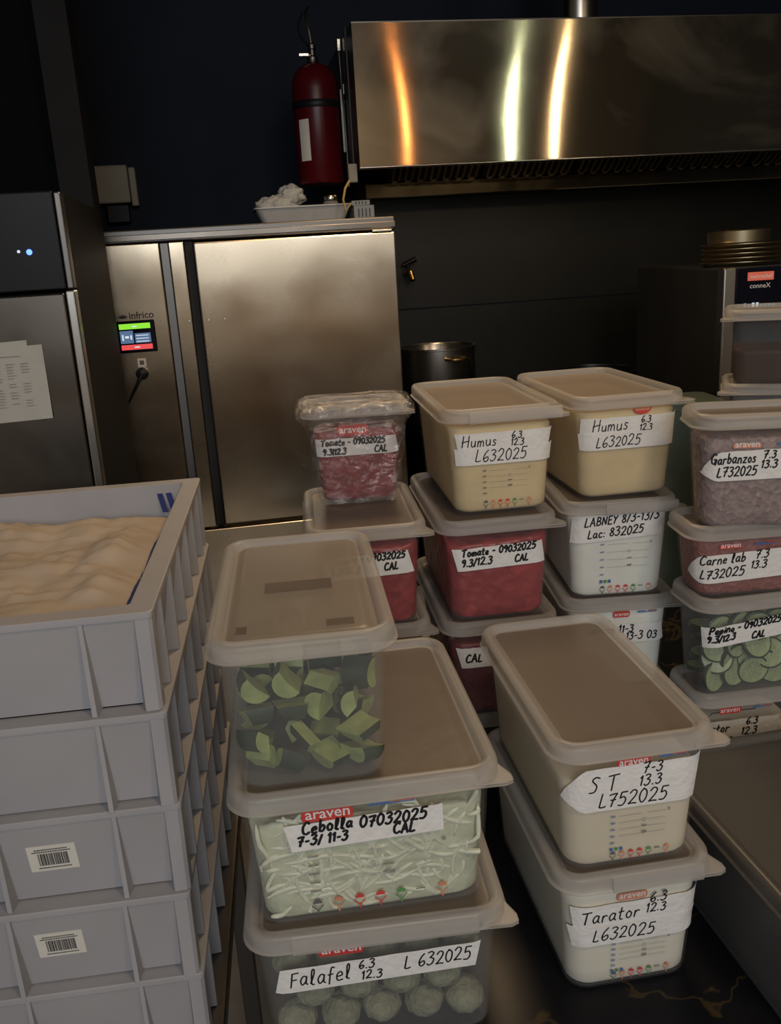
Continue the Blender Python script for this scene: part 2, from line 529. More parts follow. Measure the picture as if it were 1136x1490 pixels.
# single-stroke marker alphabet: width and polylines (cap height 1)
G = {
 '0': (.5, [[(.25, 1), (.06, .75), (.04, .3), (.22, 0), (.44, .25), (.46, .75), (.25, 1), (.2, .98)]]),
 '1': (.25, [[(.02, .75), (.18, .98)], [(.18, .98), (.14, 0)]]),
 '2': (.52, [[(.04, .78), (.22, 1), (.45, .9), (.42, .6), (.2, .25), (.02, .02)], [(.02, .02), (.25, .05), (.52, .02)]]),
 '3': (.48, [[(.05, .92), (.28, 1), (.44, .82), (.2, .55)], [(.2, .55), (.46, .42), (.36, .08), (.14, -.02), (.0, .1)]]),
 '5': (.5, [[(.5, .98), (.14, .97)], [(.14, .97), (.08, .55)], [(.08, .55), (.34, .62), (.46, .34), (.3, .03), (.02, .04)]]),
 '6': (.48, [[(.4, 1), (.16, .7), (.04, .28), (.2, 0), (.44, .16), (.38, .42), (.08, .26)]]),
 '7': (.5, [[(.0, .9), (.25, .96), (.5, .98)], [(.5, .98), (.3, .5), (.2, 0)], [(.12, .5), (.45, .52)]]),
 '8': (.48, [[(.26, .54), (.08, .78), (.26, 1), (.42, .8), (.26, .54), (.04, .24), (.22, 0), (.46, .22), (.26, .54)]]),
 '9': (.46, [[(.42, .8), (.22, 1), (.04, .76), (.2, .55), (.42, .78)], [(.42, .8), (.38, .4), (.24, 0)]]),
 '.': (.18, [[(.05, .06), (.11, .06)]]),
 '-': (.35, [[(.05, .42), (.3, .45)]]),
 ':': (.16, [[(.05, .1), (.1, .1)], [(.06, .5), (.11, .5)]]),
 '/': (.35, [[(.0, -.08), (.32, 1.02)]]),
 '|': (.15, [[(.05, -.05), (.08, 1.02)]]),
 'H': (.62, [[(.08, 1), (.04, 0)], [(.56, 1), (.52, 0)], [(.0, .42), (.3, .52), (.6, .56)]]),
 'L': (.45, [[(.12, 1), (.02, .04)], [(.02, .04), (.2, .0), (.42, .06)]]),
 'T': (.6, [[(.0, .93), (.3, .97), (.6, 1)], [(.3, .97), (.26, 0)]]),
 'S': (.5, [[(.5, .92), (.28, 1), (.1, .8), (.38, .45), (.3, .08), (.02, .04)]]),
 'F': (.5, [[(.1, .98), (.04, 0)], [(.1, .98), (.5, 1)], [(.07, .5), (.4, .54)]]),
 'C': (.52, [[(.5, .86), (.3, 1), (.06, .62), (.1, .14), (.32, .0), (.52, .14)]]),
 'G': (.58, [[(.5, .88), (.28, 1), (.04, .6), (.1, .1), (.36, .02), (.52, .4)], [(.3, .42), (.56, .42), (.48, -.12)]]),
 'P': (.5, [[(.08, 1), (.04, 0)], [(.06, .96), (.4, 1), (.46, .7), (.3, .5), (.06, .46)]]),
 'A': (.56, [[(.0, 0), (.28, 1)], [(.28, 1), (.54, 0)], [(.1, .36), (.46, .38)]]),
 'B': (.5, [[(.08, 1), (.04, 0)], [(.08, 1), (.4, .92), (.36, .6), (.08, .52)], [(.08, .52), (.46, .4), (.4, .06), (.04, 0)]]),
 'N': (.56, [[(.02, 0), (.08, 1)], [(.08, 1), (.46, .04)], [(.46, .04), (.54, 1)]]),
 'E': (.46, [[(.44, .98), (.08, .97)], [(.08, .97), (.04, .02)], [(.04, .02), (.44, .04)], [(.06, .5), (.38, .53)]]),
 'Y': (.5, [[(.02, 1), (.24, .55)], [(.5, 1), (.24, .5), (.1, 0)]]),
 'a': (.46, [[(.4, .5), (.2, .58), (.03, .3), (.14, .02), (.34, .2), (.4, .52)], [(.4, .54), (.38, .12), (.48, .02)]]),
 'b': (.42, [[(.08, 1), (.05, .04)], [(.05, .3), (.26, .55), (.4, .3), (.24, .02), (.05, .08)]]),
 'c': (.38, [[(.38, .48), (.2, .58), (.04, .3), (.16, .02), (.38, .1)]]),
 'd': (.46, [[(.38, .48), (.18, .56), (.03, .26), (.16, .02), (.38, .2)], [(.42, 1), (.38, .02)]]),
 'e': (.42, [[(.06, .3), (.36, .36), (.28, .58), (.06, .42), (.1, .06), (.4, .08)]]),
 'f': (.36, [[(.38, .96), (.22, 1), (.14, .6), (.1, -.1)], [(.0, .52), (.32, .56)]]),
 'i': (.18, [[(.1, .56), (.08, .02)], [(.1, .82), (.13, .84)]]),
 'l': (.3, [[(.04, .1), (.22, .7), (.2, 1), (.08, .9), (.1, .1), (.26, .02)]]),
 'm': (.66, [[(.04, .56), (.04, .02)], [(.04, .36), (.2, .58), (.3, .4), (.28, .02)], [(.3, .38), (.46, .58), (.58, .4), (.6, .02)]]),
 'n': (.46, [[(.06, .56), (.04, .02)], [(.05, .36), (.24, .58), (.38, .42), (.4, .02)]]),
 'o': (.42, [[(.2, .58), (.04, .36), (.12, .04), (.32, .06), (.38, .36), (.2, .58)]]),
 'p': (.42, [[(.06, .56), (.02, -.32)], [(.05, .36), (.24, .58), (.38, .34), (.22, .02), (.05, .12)]]),
 'r': (.36, [[(.06, .56), (.04, .02)], [(.05, .34), (.2, .56), (.36, .52)]]),
 's': (.36, [[(.34, .52), (.16, .58), (.1, .4), (.3, .24), (.22, .02), (.02, .06)]]),
 't': (.34, [[(.16, .92), (.12, .1), (.3, .02)], [(.0, .58), (.32, .62)]]),
 'u': (.46, [[(.04, .56), (.06, .12), (.22, .02), (.38, .2), (.4, .56)], [(.4, .56), (.42, .02)]]),
 'x': (.4, [[(.02, .56), (.36, .02)], [(.36, .56), (.0, .02)]]),
 'y': (.42, [[(.04, .56), (.18, .1)], [(.4, .58), (.2, .1), (.04, -.34)]]),
 'z': (.42, [[(.04, .54), (.38, .56)], [(.38, .56), (.04, .04)], [(.04, .04), (.4, .04)]]),
}


def smooth_line(p, k=4):
    if len(p) < 3:
        a, b = p
        return [(a[0] + (b[0] - a[0]) * i / 3, a[1] + (b[1] - a[1]) * i / 3) for i in range(4)]
    q = [p[0]] + list(p) + [p[-1]]
    out = []
    for i in range(1, len(q) - 2):
        for j in range(k):
            t = j / k
            o = []
            for d in (0, 1):
                a, b, c, e = q[i - 1][d], q[i][d], q[i + 1][d], q[i + 2][d]
                o.append(.5 * (2 * b + (c - a) * t + (2 * a - 5 * b + 4 * c - e) * t * t + (3 * b - a - 3 * c + e) * t ** 3))
            out.append(tuple(o))
    out.append(p[-1])
    return out


def script_len(txt, gap=.16):
    return sum(.42 if c == ' ' else G[c][0] + gap for c in txt)


def script_strips(txt, s0, t0, size, wd, slope=0.0, slant=0.12, gap=.16, rnd=None, length=None):
    """handwriting as thin strips in the plane (s, t): returns a list of left/right edge polylines"""
    rnd = rnd or R
    x = 0
    xs = length / (script_len(txt) * size) if length else 1.0
    strips = []
    for ch in txt:
        if ch == ' ':
            x += .42
            continue
        g = G[ch]
        dy = rnd.uniform(-.05, .05)
        sc = rnd.uniform(.92, 1.08)
        for pl in g[1]:
            pts = []
            for (a, b) in smooth_line(pl):
                a2 = x + (a + b * slant) * sc
                b2 = b * sc + dy
                pts.append((s0 + a2 * size * xs, t0 + b2 * size + a2 * size * xs * slope))
            L, Rr = [], []
            n = len(pts)
            hw = wd / 2
            # round off the ends a little
            d0 = Vector(pts[1]) - Vector(pts[0])
            d1 = Vector(pts[-1]) - Vector(pts[-2])
            if d0.length > 1e-9 and d1.length > 1e-9:
                pts = [tuple(Vector(pts[0]) - d0.normalized() * hw * .7)] + pts + [tuple(Vector(pts[-1]) + d1.normalized() * hw * .7)]
                n += 2
            for i in range(n):
                t = Vector(pts[min(i + 1, n - 1)]) - Vector(pts[max(i - 1, 0)])
                if t.length < 1e-9:
                    t = Vector((1, 0))
                t.normalize()
                nn = Vector((-t.y, t.x)) * hw * (0.55 if i in (0, n - 1) else 1)
                L.append((pts[i][0] + nn.x, pts[i][1] + nn.y))
                Rr.append((pts[i][0] - nn.x, pts[i][1] - nn.y))
            strips.append((L, Rr))
        x += (g[0] + gap) * sc
    return strips


def add_strips(mb, strips, fn):
    for k, (L, Rr) in enumerate(strips):
        e = 0.00002 * (k % 7)
        n = len(L)
        mb.add([fn(a, b, e) for a, b in L] + [fn(a, b, e) for a, b in Rr],
               [(i, n + i, n + i + 1, i + 1) for i in range(n - 1)])


# ------------------------------------------------------------------ gastronorm food containers
class Tub:
    pass


def face_fn(t):
    W, D, H = t.W, t.D, t.H

    def fn(s, z, off):
        i = t.ib + (t.it - t.ib) * min(1, max(0, z / H))
        hw, hd, r = W / 2 - i, D / 2 - i, t.r
        flat = hw - r
        sg = 1 if s >= 0 else -1
        a = abs(s)
        if a <= flat:
            return (s, -hd - off, z)
        th = (a - flat) / r
        if th <= PI / 2:
            return (sg * (flat + (r + off) * math.sin(th)), -hd + r - (r + off) * math.cos(th), z)
        return (sg * (hw + off), -hd + r + (a - flat - r * PI / 2), z)
    return fn


LIDP = 0.003     # height of the recessed lid panel over the tub rim


def tub_body_mesh(t):
    W, D, H = t.W, t.D, t.H
    b = MB()

    def ring(i, z, n=7, shrink=0.0):
        return rr(W / 2 - i, D / 2 - i, max(t.r - shrink, .004), z, n)
    it, ib = t.it, t.ib

    def ins(z):
        return ib + (it - ib) * z / H
    zs = H - .012
    rings = [ring(ib + .010, 0.0, shrink=.010), ring(ib + .004, 0.0012, shrink=.004), ring(ib + .0012, .004, shrink=.001), ring(ins(.009), .009)]
    for k in range(1, 6):
        z = .009 + (zs - .009) * k / 5
        rings.append(ring(ins(z), z))
    rings += [ring(it - .002, zs + .0005), ring(it - .0028, H - .003), ring(it - .002, H - .0015), ring(it + .0015, H - .0015)]
    for k in range(5, -1, -1):
        z = .006 + (zs - .006) * k / 5
        rings.append(ring(ins(z) + .0022, z, shrink=.002))
    rings.append(ring(ib + .010, .0035, shrink=.010))
    b.loft(rings)
    return b


def lid_mesh(W, D, H, raised=False):
    b = MB()
    ro = .032

    def ring(i, z):
        return rr(W / 2 - i, D / 2 - i, max(ro - i, .008), H + z, 7)
    rings = [ring(.0135, -.0005), ring(.005, -.0005), ring(.005, -.0085), ring(-.0015, -.0085), ring(-.0025, -.0072), ring(-.0015, -.0058), ring(0.0003, -.005),
             ring(0, .004), ring(.0012, .0082), ring(.004, .0108), ring(.008, .0114), ring(.0120, .0098), ring(.0142, .006), ring(.0156, LIDP + .0005), ring(.0185, LIDP)]
    rings2 = [ring(.0185, LIDP)]
    if raised:
        rings2 += [ring(.0215, LIDP), ring(.024, LIDP + .0022), ring(.030, LIDP + .0026)]
    b.loft(rings, True, False)
    b.k = 1
    b.loft(rings2, False, True)
    nq = len(rings[0])
    b.mi = [1 if (len(f) == nq) else k for f, k in zip(b.f, b.mi)]
    return b


def tape_part(t, s0, s1, z0, z1, tilt=0.0, point=None, texts=(), name='tape', mt=None, layer=0):
    fn = face_fn(t)
    sc = (s0 + s1) / 2
    off = .0007 + .0005 * layer
    b = MB()
    n = 28
    up_, dn = [], []
    rnd = random.Random(int((s0 + z0) * 1e5) + int(t.x * 1e4))
    sk0, sk1 = rnd.uniform(-.005, .005), rnd.uniform(-.005, .005)
    for i in range(n + 1):
        f = i / n
        a = s0 + (s1 - s0) * f
        k = (1 - f) * sk0 + f * sk1
        sa = a + k
        sb = a - k
        za, zb = z1 + tilt * (a - sc), z0 + tilt * (a - sc)
        if point == 'L' and f < .16:
            q = f / .16
            mid = z0 + (z1 - z0) * .30
            za = mid + (z1 - mid) * q ** .8 + tilt * (a - sc)
            zb = mid + (z0 - mid) * q + tilt * (a - sc)
        jag = .0007 * math.sin(i * 2.3)
        up_.append((sa, za + (jag if i in (0, n) else .0003 * math.sin(i * .9))))
        dn.append((sb, zb))
    vsx = []
    for o in (off, off + .0003):
        vsx += [fn(a, z, o) for a, z in up_] + [fn(a, z, o) for a, z in dn]
    N = n + 1
    fs = []
    for i in range(n):
        fs.append((2 * N + i, 3 * N + i, 3 * N + i + 1, 2 * N + i + 1))
        fs.append((i, i + 1, N + i + 1, N + i))
        fs.append((i, 2 * N + i, 2 * N + i + 1, i + 1))
        fs.append((N + i, N + i + 1, 3 * N + i + 1, 3 * N + i))
    fs.append((0, N, 3 * N, 2 * N))
    fs.append((n, 2 * N + n, 3 * N + n, N + n))
    b.add(vsx, fs)
    tp = b.build(name, mt or M['tape'], t.root)
    if texts:
        tm = MB()
        for tx in texts:
            txt, a, z, size = tx[:4]
            wd = (tx[4] if len(tx) > 4 and tx[4] else .0013) * 1.3
            st = script_strips(txt, a, z, size, wd, slope=tilt, rnd=rnd, length=tx[5] if len(tx) > 5 else None)
            add_strips(tm, st, lambda a_, z_, e, o_=off: fn(a_, z_, o_ + .0005 + e))
        tm.build('handwriting', M['ink'], tp, smooth=False)
    return tp


def badge_part(t, s0, z0, wd, ht, text='araven', mt=None, tmt=None, round_=True):
    fn = face_fn(t)
    b = MB()
    pts = rr(wd / 2, ht / 2, ht * (.32 if round_ else .05), 0, 4, s0, z0)
    # the badge is a shallow shield of print; fan from its centre
    n = len(pts)
    b.add([fn(s0, z0, .0004)] + [fn(p[0], p[1], .0004) for p in pts], [(0, i + 1, (i + 1) % n + 1) for i in range(n)])
    o = b.build('printed_badge', mt or M['print_red'], t.root, smooth=False)
    vv, ff, tw = text_geo(text, .012)
    k = wd * .86 / tw
    b2 = MB()
    b2.add([fn(s0 - wd * .43 + p[0] * k, z0 - ht * .24 + p[1] * k, .0006) for p in vv], ff)
    b2.build('lettering', tmt or M['print_white'], o, smooth=False)
    return o


def chart_part(t, s0, z0, wd, ht, icons=True, blue=False):
    """the printed date grid and the row of small allergen signs"""
    fn = face_fn(t)
    b = MB()
    rnd = random.Random(int(t.x * 1e4) + 5)

    def q(a, z, w_, h_, k, e=.0004):
        b.k = k
        b.add([fn(a, z, e), fn(a + w_, z, e), fn(a + w_, z + h_, e), fn(a, z + h_, e)], [(0, 1, 2, 3)])
    rows = 5
    for i in range(rows):
        z = z0 + ht * (1 - (i + .5) / rows * .72)
        for j in range(2):
            q(s0, z + .0012 * j, wd * .075, .0007, 3 if blue else 0)
        if i < 4:
            q(s0 + wd * .14, z, wd * .38, .0004, 1)
            q(s0 + wd * .62, z, wd * .3, .0004, 1)
        if i in (2, 3):
            for j in range(2 + i % 2):
                q(s0 + wd * .52, z + .0004 + .0012 * j, wd * .085, .0007, 0)
        if i == 0:
            for j in range(2):
                q(s0 + wd * .95, z + .002 * j, wd * .03, .001, 0)
        if i == 1:
            for j in range(8):
                a = j / 8 * 2 * PI
                q(s0 + wd * .55 + .002 * math.cos(a), z + .002 * math.sin(a), .0008, .0008, 0)
    if icons:
        zb = z0 + ht * .20
        if blue:
            for j in range(3):
                q(s0 + wd * (.0 + .08 * j), zb, wd * .055, ht * .06, (3, 2, 3)[j])
        cols = [0, 5, 4, 4, 2, 0, 5]
        g = min(1.5, wd / .068)
        for j, c in enumerate(cols):
            a = s0 + wd * (.0 + .15 * j)
            z = z0
            w_ = .0078 * g
            if j == 5:
                q(a, z + .0075 * g, w_ * .8, .0011, c)
                continue
            q(a + w_ * .12, z + .0072 * g, w_ * .76, .0020 * g, c)
            q(a + w_ * .3, z + .0092 * g, w_ * .4, .0014 * g, c)
            b.k = c
            for sgn in (0, 1):     # the v-shaped cup below each sign
                x0, x1 = (a, a + w_ / 2) if sgn == 0 else (a + w_, a + w_ / 2)
                b.add([fn(x0, z + .0062 * g, .0004), fn(x1, z + .0022 * g, .0004), fn(x1, z + .0010 * g, .0004), fn(x0, z + .0050 * g, .0004)], [(0, 3, 2, 1)] if sgn == 0 else [(0, 1, 2, 3)])
            q(a + w_ * .42, z - .0012 * g, w_ * .16, .0022 * g, c)
    return b.build('printed_chart', [M['print_grey'], M['print_pale'], M['print_green'], M['print_blue'], M['print_red'], M['print_orange']], t.root, smooth=False)


def strip_part(t, s0, z0, wd):
    fn = face_fn(t)
    b = MB()
    b.k = 0
    rows = [(0, .0035, .45, 0), (.0, .0016, 1.0, 0), (.55, .0036, .45, 1)]
    for a, z, w_, k in rows:
        b.k = k
        b.add([fn(s0 + a * wd, z0 + z, .0004), fn(s0 + (a + w_) * wd, z0 + z, .0004), fn(s0 + (a + w_) * wd, z0 + z + .0013, .0004), fn(s0 + a * wd, z0 + z + .0013, .0004)], [(0, 1, 2, 3)])
    return b.build('printed_motto', [M['print_blue'], M['print_red']], t.root, smooth=False)


def tub(label, W, D, H, x, y, z, yaw, group=None, body='body', lid='lid', clip=None, tabs=(1,), raised=False, pale=False, ib=.0175, it=.0085, r=.025, cat='food container', has_lid=True):
    t = Tub()
    t.W, t.D, t.H, t.x, t.ib, t.it, t.r = W, D, H, x, ib, it, r
    yaw = math.radians(yaw)
    t.yaw = yaw
    t.loc = Vector((x - math.sin(yaw) * D / 2, y + math.cos(yaw) * D / 2, z))
    t.root = thing('food_container', label, cat, t.loc, yaw, group)
    t.body = tub_body_mesh(t).build('tub_body', M[body], t.root, angle=50)
    if has_lid:
        t.lid = lid_mesh(W, D, H, raised).build('lid', [M[lid], M['lid_panel_light' if raised or pale else 'lid_panel'] if lid == 'lid' else M[lid]], t.root, angle=50)
        for sx in tabs:
            for sy in (-1,):
                b = MB()
                for dz in (-.0085, -.0052):
                    q = [(W / 2 - .030, -D / 2 - .001), (W / 2 + .001, -D / 2 - .002), (W / 2 + .0085, -D / 2 + .0015), (W / 2 + .0085, -D / 2 + .010), (W / 2 - .002, -D / 2 + .036)]
                    q = [(a * sx, c) for a, c in q]
                    if sx < 0:
                        q.reverse()
                    b.loft([[(a, c, H + dz) for a, c in q], [(a, c, H + dz + .0017) for a, c in q]])
                b.build('corner_tab', M[lid], t.lid, smooth=False)
        if clip:
            b = MB()
            rings = []
            for yy, zz in ((-D / 2 + .003, -.0095), (-D / 2 - .0028, -.0095), (-D / 2 - .0036, -.006), (-D / 2 - .0022, .0065), (-D / 2 + .003, .0075)):
                rings.append((yy, zz))
            sec = [[(xx, yy, H + zz) for yy, zz in rings] for xx in (clip[0], clip[0] + .002, clip[1] - .002, clip[1])]
            b.loft(sec)
            b.build('clip_strip', M[lid], t.lid, angle=60)
    return t


def fill(t, label, cat, mt, z1, bumpy=0.0, z0=.0040, name='food_mass', kind='stuff', group=None, bulge=0.0, gap=.0004):
    """what is in the tub, up to height z1, moulded by its walls"""
    b = MB()
    ins = lambda z: t.ib + (t.it - t.ib) * z / t.H + .0022 + gap
    zt = z1 - .004
    rings = [rr(t.W / 2 - ins(z0) - .008, t.D / 2 - ins(z0) - .008, t.r - .008, z0, 6), rr(t.W / 2 - ins(z0) - .002, t.D / 2 - ins(z0) - .002, t.r - .002, z0 + .003, 6)]
    for k in range(9):
        z = z0 + .007 + (zt - z0 - .007) * k / 8
        i = ins(z)
        rings.append(rr(t.W / 2 - i, t.D / 2 - i, t.r - .002, z, 6))
    i = ins(zt)
    for k, (e, dz) in enumerate(((.002, .003), (.006, .004), (.02, .0045), (.04, .005 + bulge))):
        rings.append(rr(t.W / 2 - i - e, t.D / 2 - i - e, max(t.r - .002 - e, .003), zt + dz, 6))
    if bumpy:
        for q in range(len(rings) - 5, len(rings)):
            rings[q] = [(p[0], p[1], p[2] + bumpy * (mnoise.noise(Vector((p[0] * 40 + t.x * 50, p[1] * 40, 3))) - .3)) for p in rings[q]]
    b.loft(rings)
    o = b.build(name, mt, None, loc=t.loc, rotz=t.yaw, angle=60)
    tag(o, label, cat, group, kind)
    return o


def copy_tree(o, parent=None):
    c = o.copy()
    COL.objects.link(c)
    if parent:
        c.parent = parent
    for ch in o.children:
        copy_tree(ch, c)
    return c


# ================================================================== THE SETTING
FZ = -0.90
wallbox('floor', -2.6, 4.2, -3.3, 3.6, FZ - .05, FZ, M['floor'])
wallbox('ceiling', -2.6, 4.2, -3.3, 3.6, 2.25, 2.3, M['ceil'])
wallbox('wall_back', -2.6, 4.2, 3.40, 3.5, FZ, 2.25, M['wall'])
wallbox('wall_left', -2.6, -2.5, -3.3, 3.40, FZ, 2.25, M['roomwall'])
wallbox('wall_right', 4.1, 4.2, -3.3, 3.40, FZ, 2.25, M['ceil'])
wallbox('wall_front', -2.5, 4.1, -3.3, -3.2, FZ, 2.25, M['roomwall'])
wallbox('wall_void_sheet', -2.5, -0.362, 2.46, 2.52, FZ, 2.25, M['void'])  # black sheet added in place of the dark void above the fridge
wallbox('trim_1', -0.362, -0.290, 2.34, 2.46, FZ, 2.25, M['black_paint'])          # black post at the edge of the void sheet
wallbox('trim_2', 0.50, 4.1, 3.392, 3.40, FZ, 0.595, M['splash'])                   # lower backsplash sheet
wallbox('trim_3', 0.50, 4.1, 3.394, 3.40, 0.600, 1.06, M['splash'])                 # upper backsplash sheet

# ================================================================== WORK TABLE
t0 = thing('work_table', 'black marble work table with gold veins carrying all the food containers', 'table', (0.55, 1.16, 0), math.radians(6))
b = MB()
b.box((0.02, 0.1, -.02), (1.46, 1.75, .04), .004)
b.build('table_top', M['marble'], t0)
for sx in (-.58, .62):
    for sy in (-.65, .82):
        bx('leg', (sx, sy, -.47), (.05, .05, .858), M['steel_dark'], t0)

# ================================================================== FOOD CONTAINERS
GFRONT = 'milky food containers on the marble table'
TH = .0021   # thick marker
S3 = (.176, .325)
# --- front right stack
t = tub('lower container of the front right pair, white sauce inside, tape reading Tarator', *S3, .15, .237, .786, 0, 7.9, GFRONT, clip=(-.03, .07))
tape_part(t, -.070, .080, .089, .117, texts=[('Tarator', -.060, .095, .0165), ('6.3', .016, .112, .012), ('12.3', .012, .099, .0115)])
tape_part(t, -.072, .078, .064, .0905, texts=[('L632025', -.047, .070, .0155)], layer=1)
badge_part(t, -.004, .124, .034, .0095, mt=M['print_orange'])
chart_part(t, -.025, .012, .068, .052, blue=True)
fill(t, 'white tarator sauce filling the bottom container of the front right pair', 'sauce', M['tarator'], .136)

t = tub('upper container of the front right pair with brown lid top, tape reading S T', *S3, .15, .235, .787, .1535, 7.7, GFRONT)
tape_part(t, -.080, .072, .0765, .128, point='L', texts=[('S', -.050, .100, .018), ('T', -.031, .100, .0175), ('7-3', .007, .1165, .0125), ('13.3', .004, .101, .0125), ('L752025', -.039, .0805, .0155)])
badge_part(t, -.003, .1305, .036, .010)
strip_part(t, .024, .130, .03)
chart_part(t, -.025, .012, .066, .058, blue=True)
fill(t, 'ivory sauce in the container marked S T on top of the front right pair', 'sauce', M['cream'], .112)

# --- front middle stack
t = tub('bottom container of the front middle stack, tape reading Falafel', .265, .325, .15, -.037, .730, 0, 5.1, GFRONT, clip=(-.085, .10), body='body_clear')
tF = t
tape_part(t, -.104, .100, .086, .116, tilt=.03, texts=[('Falafel', -.092, .0905, .0190, 0, .062), ('6.3', -.022, .1035, .0110), ('12.3', -.020, .0895, .0110), ('L 632025', .024, .0965, .0155, 0, .068)])
badge_part(t, -.038, .1305, .046, .0135)
strip_part(t, .0, .132, .045)
t = tub('wide container of shredded onion in the front middle stack, tape reading Cebolla', .265, .325, .15, -.037, .737, .1535, 7.0, GFRONT)
tC = t
badge_part(t, -.040, .1285, .050, .0125)
strip_part(t, .0, .130, .045)
tape_part(t, -.080, .072, .092, .1225, tilt=.02, texts=[('Cebolla', -.066, .110, .0125, TH), ('.', -.022, .112, .0125, TH), ('07032025', -.010, .1085, .0125, TH), ('7-3/ 11-3', -.071, .0965, .0105, TH), ('CAL', .022, .0965, .0115, TH)])
chart_part(t, -.063, .014, .140, .072)
fill(t, 'pale shredded onion packed in the wide container marked Cebolla', 'onion', M['onion'], .122, bumpy=.012, gap=.0032)

t = tub('clear container of cucumber chunks with a clean lid, topping the front middle stack', *S3, .15, -.087, .734, .307, 5.6, GFRONT, body='body_clear', raised=True, tabs=())
tK = t
for (cx, cy, sx, sy) in ((.038, -.118, .026, .016), (-.055, -.118, .010, .018), (0.0, -.01, .07, .03)):
    b = MB()
    b.box((cx, cy, t.H + LIDP + .0029), (sx, sy, .0006))
    b.build('embossed_mark', M['lid_panel'], t.lid, smooth=False)

# --- back stacks: hidden bottom boxes carry the visible levels
B0 = .1105
for (xx, yy, ya, nm) in ((.155, 1.209, 6.0, 'under the tomato column'), (.344, 1.265, 2, 'under the labney column'), (-.035, 1.22, 5, 'under the cling filmed column')):
    t = tub('shallow container at the very bottom ' + nm, *S3, .1075, xx, yy, 0, ya, GFRONT)
    fill(t, 'dark food in the shallow bottom container ' + nm, 'food', M['dark_food'], .08)

TOMTXT = lambda k=0: [('Tomate - 09032025', -.056, .106, .0105, TH), ('9.3/12.3', -.056, .0905, .0105, TH), ('CAL', .022, .0915, .0105, TH)]
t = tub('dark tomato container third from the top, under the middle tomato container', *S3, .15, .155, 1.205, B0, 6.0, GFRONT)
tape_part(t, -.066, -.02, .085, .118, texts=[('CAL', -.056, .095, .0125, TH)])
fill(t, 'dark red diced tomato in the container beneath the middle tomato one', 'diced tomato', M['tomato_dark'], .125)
t = tub('tomato container under the left hummus container, tape reading Tomate', *S3, .15, .155, 1.209, B0 + .1535, 6.0, GFRONT)
tape_part(t, -.066, .066, .085, .119, tilt=.03, texts=TOMTXT())
fill(t, 'red diced tomato in the container under the left hummus', 'diced tomato', M['tomato'], .128, bumpy=.008)
tape_t = t
t = tub('left of the two hummus containers, its word Humus above a second tape strip', *S3, .15, .168, 1.243, B0 + .307, 6.3, GFRONT, clip=(-.05, .085), pale=True)
tape_part(t, -.068, .074, .1015, .125, texts=[('Humus', -.060, .1055, .0155), ('6.3', .013, .114, .0095), ('12.3', .012, .1035, .0095)])
tape_part(t, -.070, .078, .078, .1025, texts=[('L632025', -.041, .083, .0165)], layer=1)
chart_part(t, -.030, .012, .072, .060, blue=False)
fill(t, 'beige hummus paste in the left hummus container', 'hummus', M['hummus'], .133)
t = tub('right of the two hummus containers, red half round badge under its lid', *S3, .15, .363, 1.287, B0 + .307, 7.6, GFRONT, tabs=(1,), pale=True)
tape_part(t, -.076, .080, .103, .1275, texts=[('Humus', -.058, .1075, .0165), ('6.3', .017, .1165, .0100), ('12.3', .015, .1045, .0100)])
tape_part(t, -.078, .078, .079, .1045, texts=[('L632025', -.052, .0835, .0155)], layer=1)
fn = face_fn(t)
b = MB()
cs, cz = .018, .1385
arc = [(cs + .0145 * math.cos(a), cz - .0095 * math.sin(a)) for a in [PI * k / 12 for k in range(13)]]
b.k = 0
b.add([fn(a, z, .0008) for a, z in arc], [tuple(range(12, -1, -1))])
b.k = 1
b.add([fn(cs - .012, cz - .0006, .0012), fn(cs - .011, cz - .0042, .0012), fn(cs + .011, cz - .0042, .0012), fn(cs + .012, cz - .0006, .0012)], [(0, 1, 2, 3)])
b.build('printed_badge', [M['print_red'], M['print_orange']], t.root, smooth=False)
fill(t, 'beige hummus paste in the right hummus container', 'hummus', M['hummus'], .136)

t = tub('container of white cheese below the right hummus, tape reading LABNEY', *S3, .15, .344, 1.265, B0 + .1535, 1.8, GFRONT, clip=(-.025, .083))
tape_part(t, -.076, .066, .098, .1385, tilt=.06, texts=[('LABNEY 8/3-13/3', -.055, .121, .0125, .0017), ('Lac: 832025', -.050, .1015, .0130, .0017)])
chart_part(t, -.030, .010, .080, .086, blue=True)
fill(t, 'white labneh cheese in the container marked LABNEY', 'cheese', M['labneh'], .140)
t = tub('white cheese container beneath the LABNEY one, half hidden behind S T', *S3, .15, .344, 1.262, B0, 1.8, GFRONT)
badge_part(t, .002, .131, .026, .0105)
strip_part(t, .027, .130, .03)
tape_part(t, -.07, .07, .082, .114, texts=[('Labney 11-3', -.052, .1005, .0125, .0017), ('13-3 03', .010, .0875, .0125, .0017)])
fill(t, 'white labneh cheese in the container beneath the LABNEY one', 'cheese', M['labneh'], .134)

# --- cling filmed column
t = tub('tomato container behind the cucumber lid with only the right end of its tape showing', *(.176, .265), .15, -.035, 1.205, B0 + .1535, 5.0, GFRONT)
tape_part(t, -.066, .062, .083, .118, tilt=.03, texts=TOMTXT())
fill(t, 'red diced tomato in the container carrying the film wrapped one', 'diced tomato', M['tomato'], .130, bumpy=.006)
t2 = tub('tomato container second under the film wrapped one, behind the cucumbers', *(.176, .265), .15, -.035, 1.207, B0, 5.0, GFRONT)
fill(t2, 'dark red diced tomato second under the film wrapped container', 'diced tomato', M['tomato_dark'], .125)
t = tub('small tomato container wrapped in cling film on top of its column', .165, .105, .150, -.044, 1.345, B0 + .3075, 4.0, GFRONT, ib=.0225, it=.010, r=.020)
tape_part(t, -.066, .064, .080, .108, texts=[('Tomate - 09032025', -.056, .0975, .0095, TH), ('9.3|12.3', -.054, .083, .0095, TH), ('CAL', .026, .083, .0105, TH)])
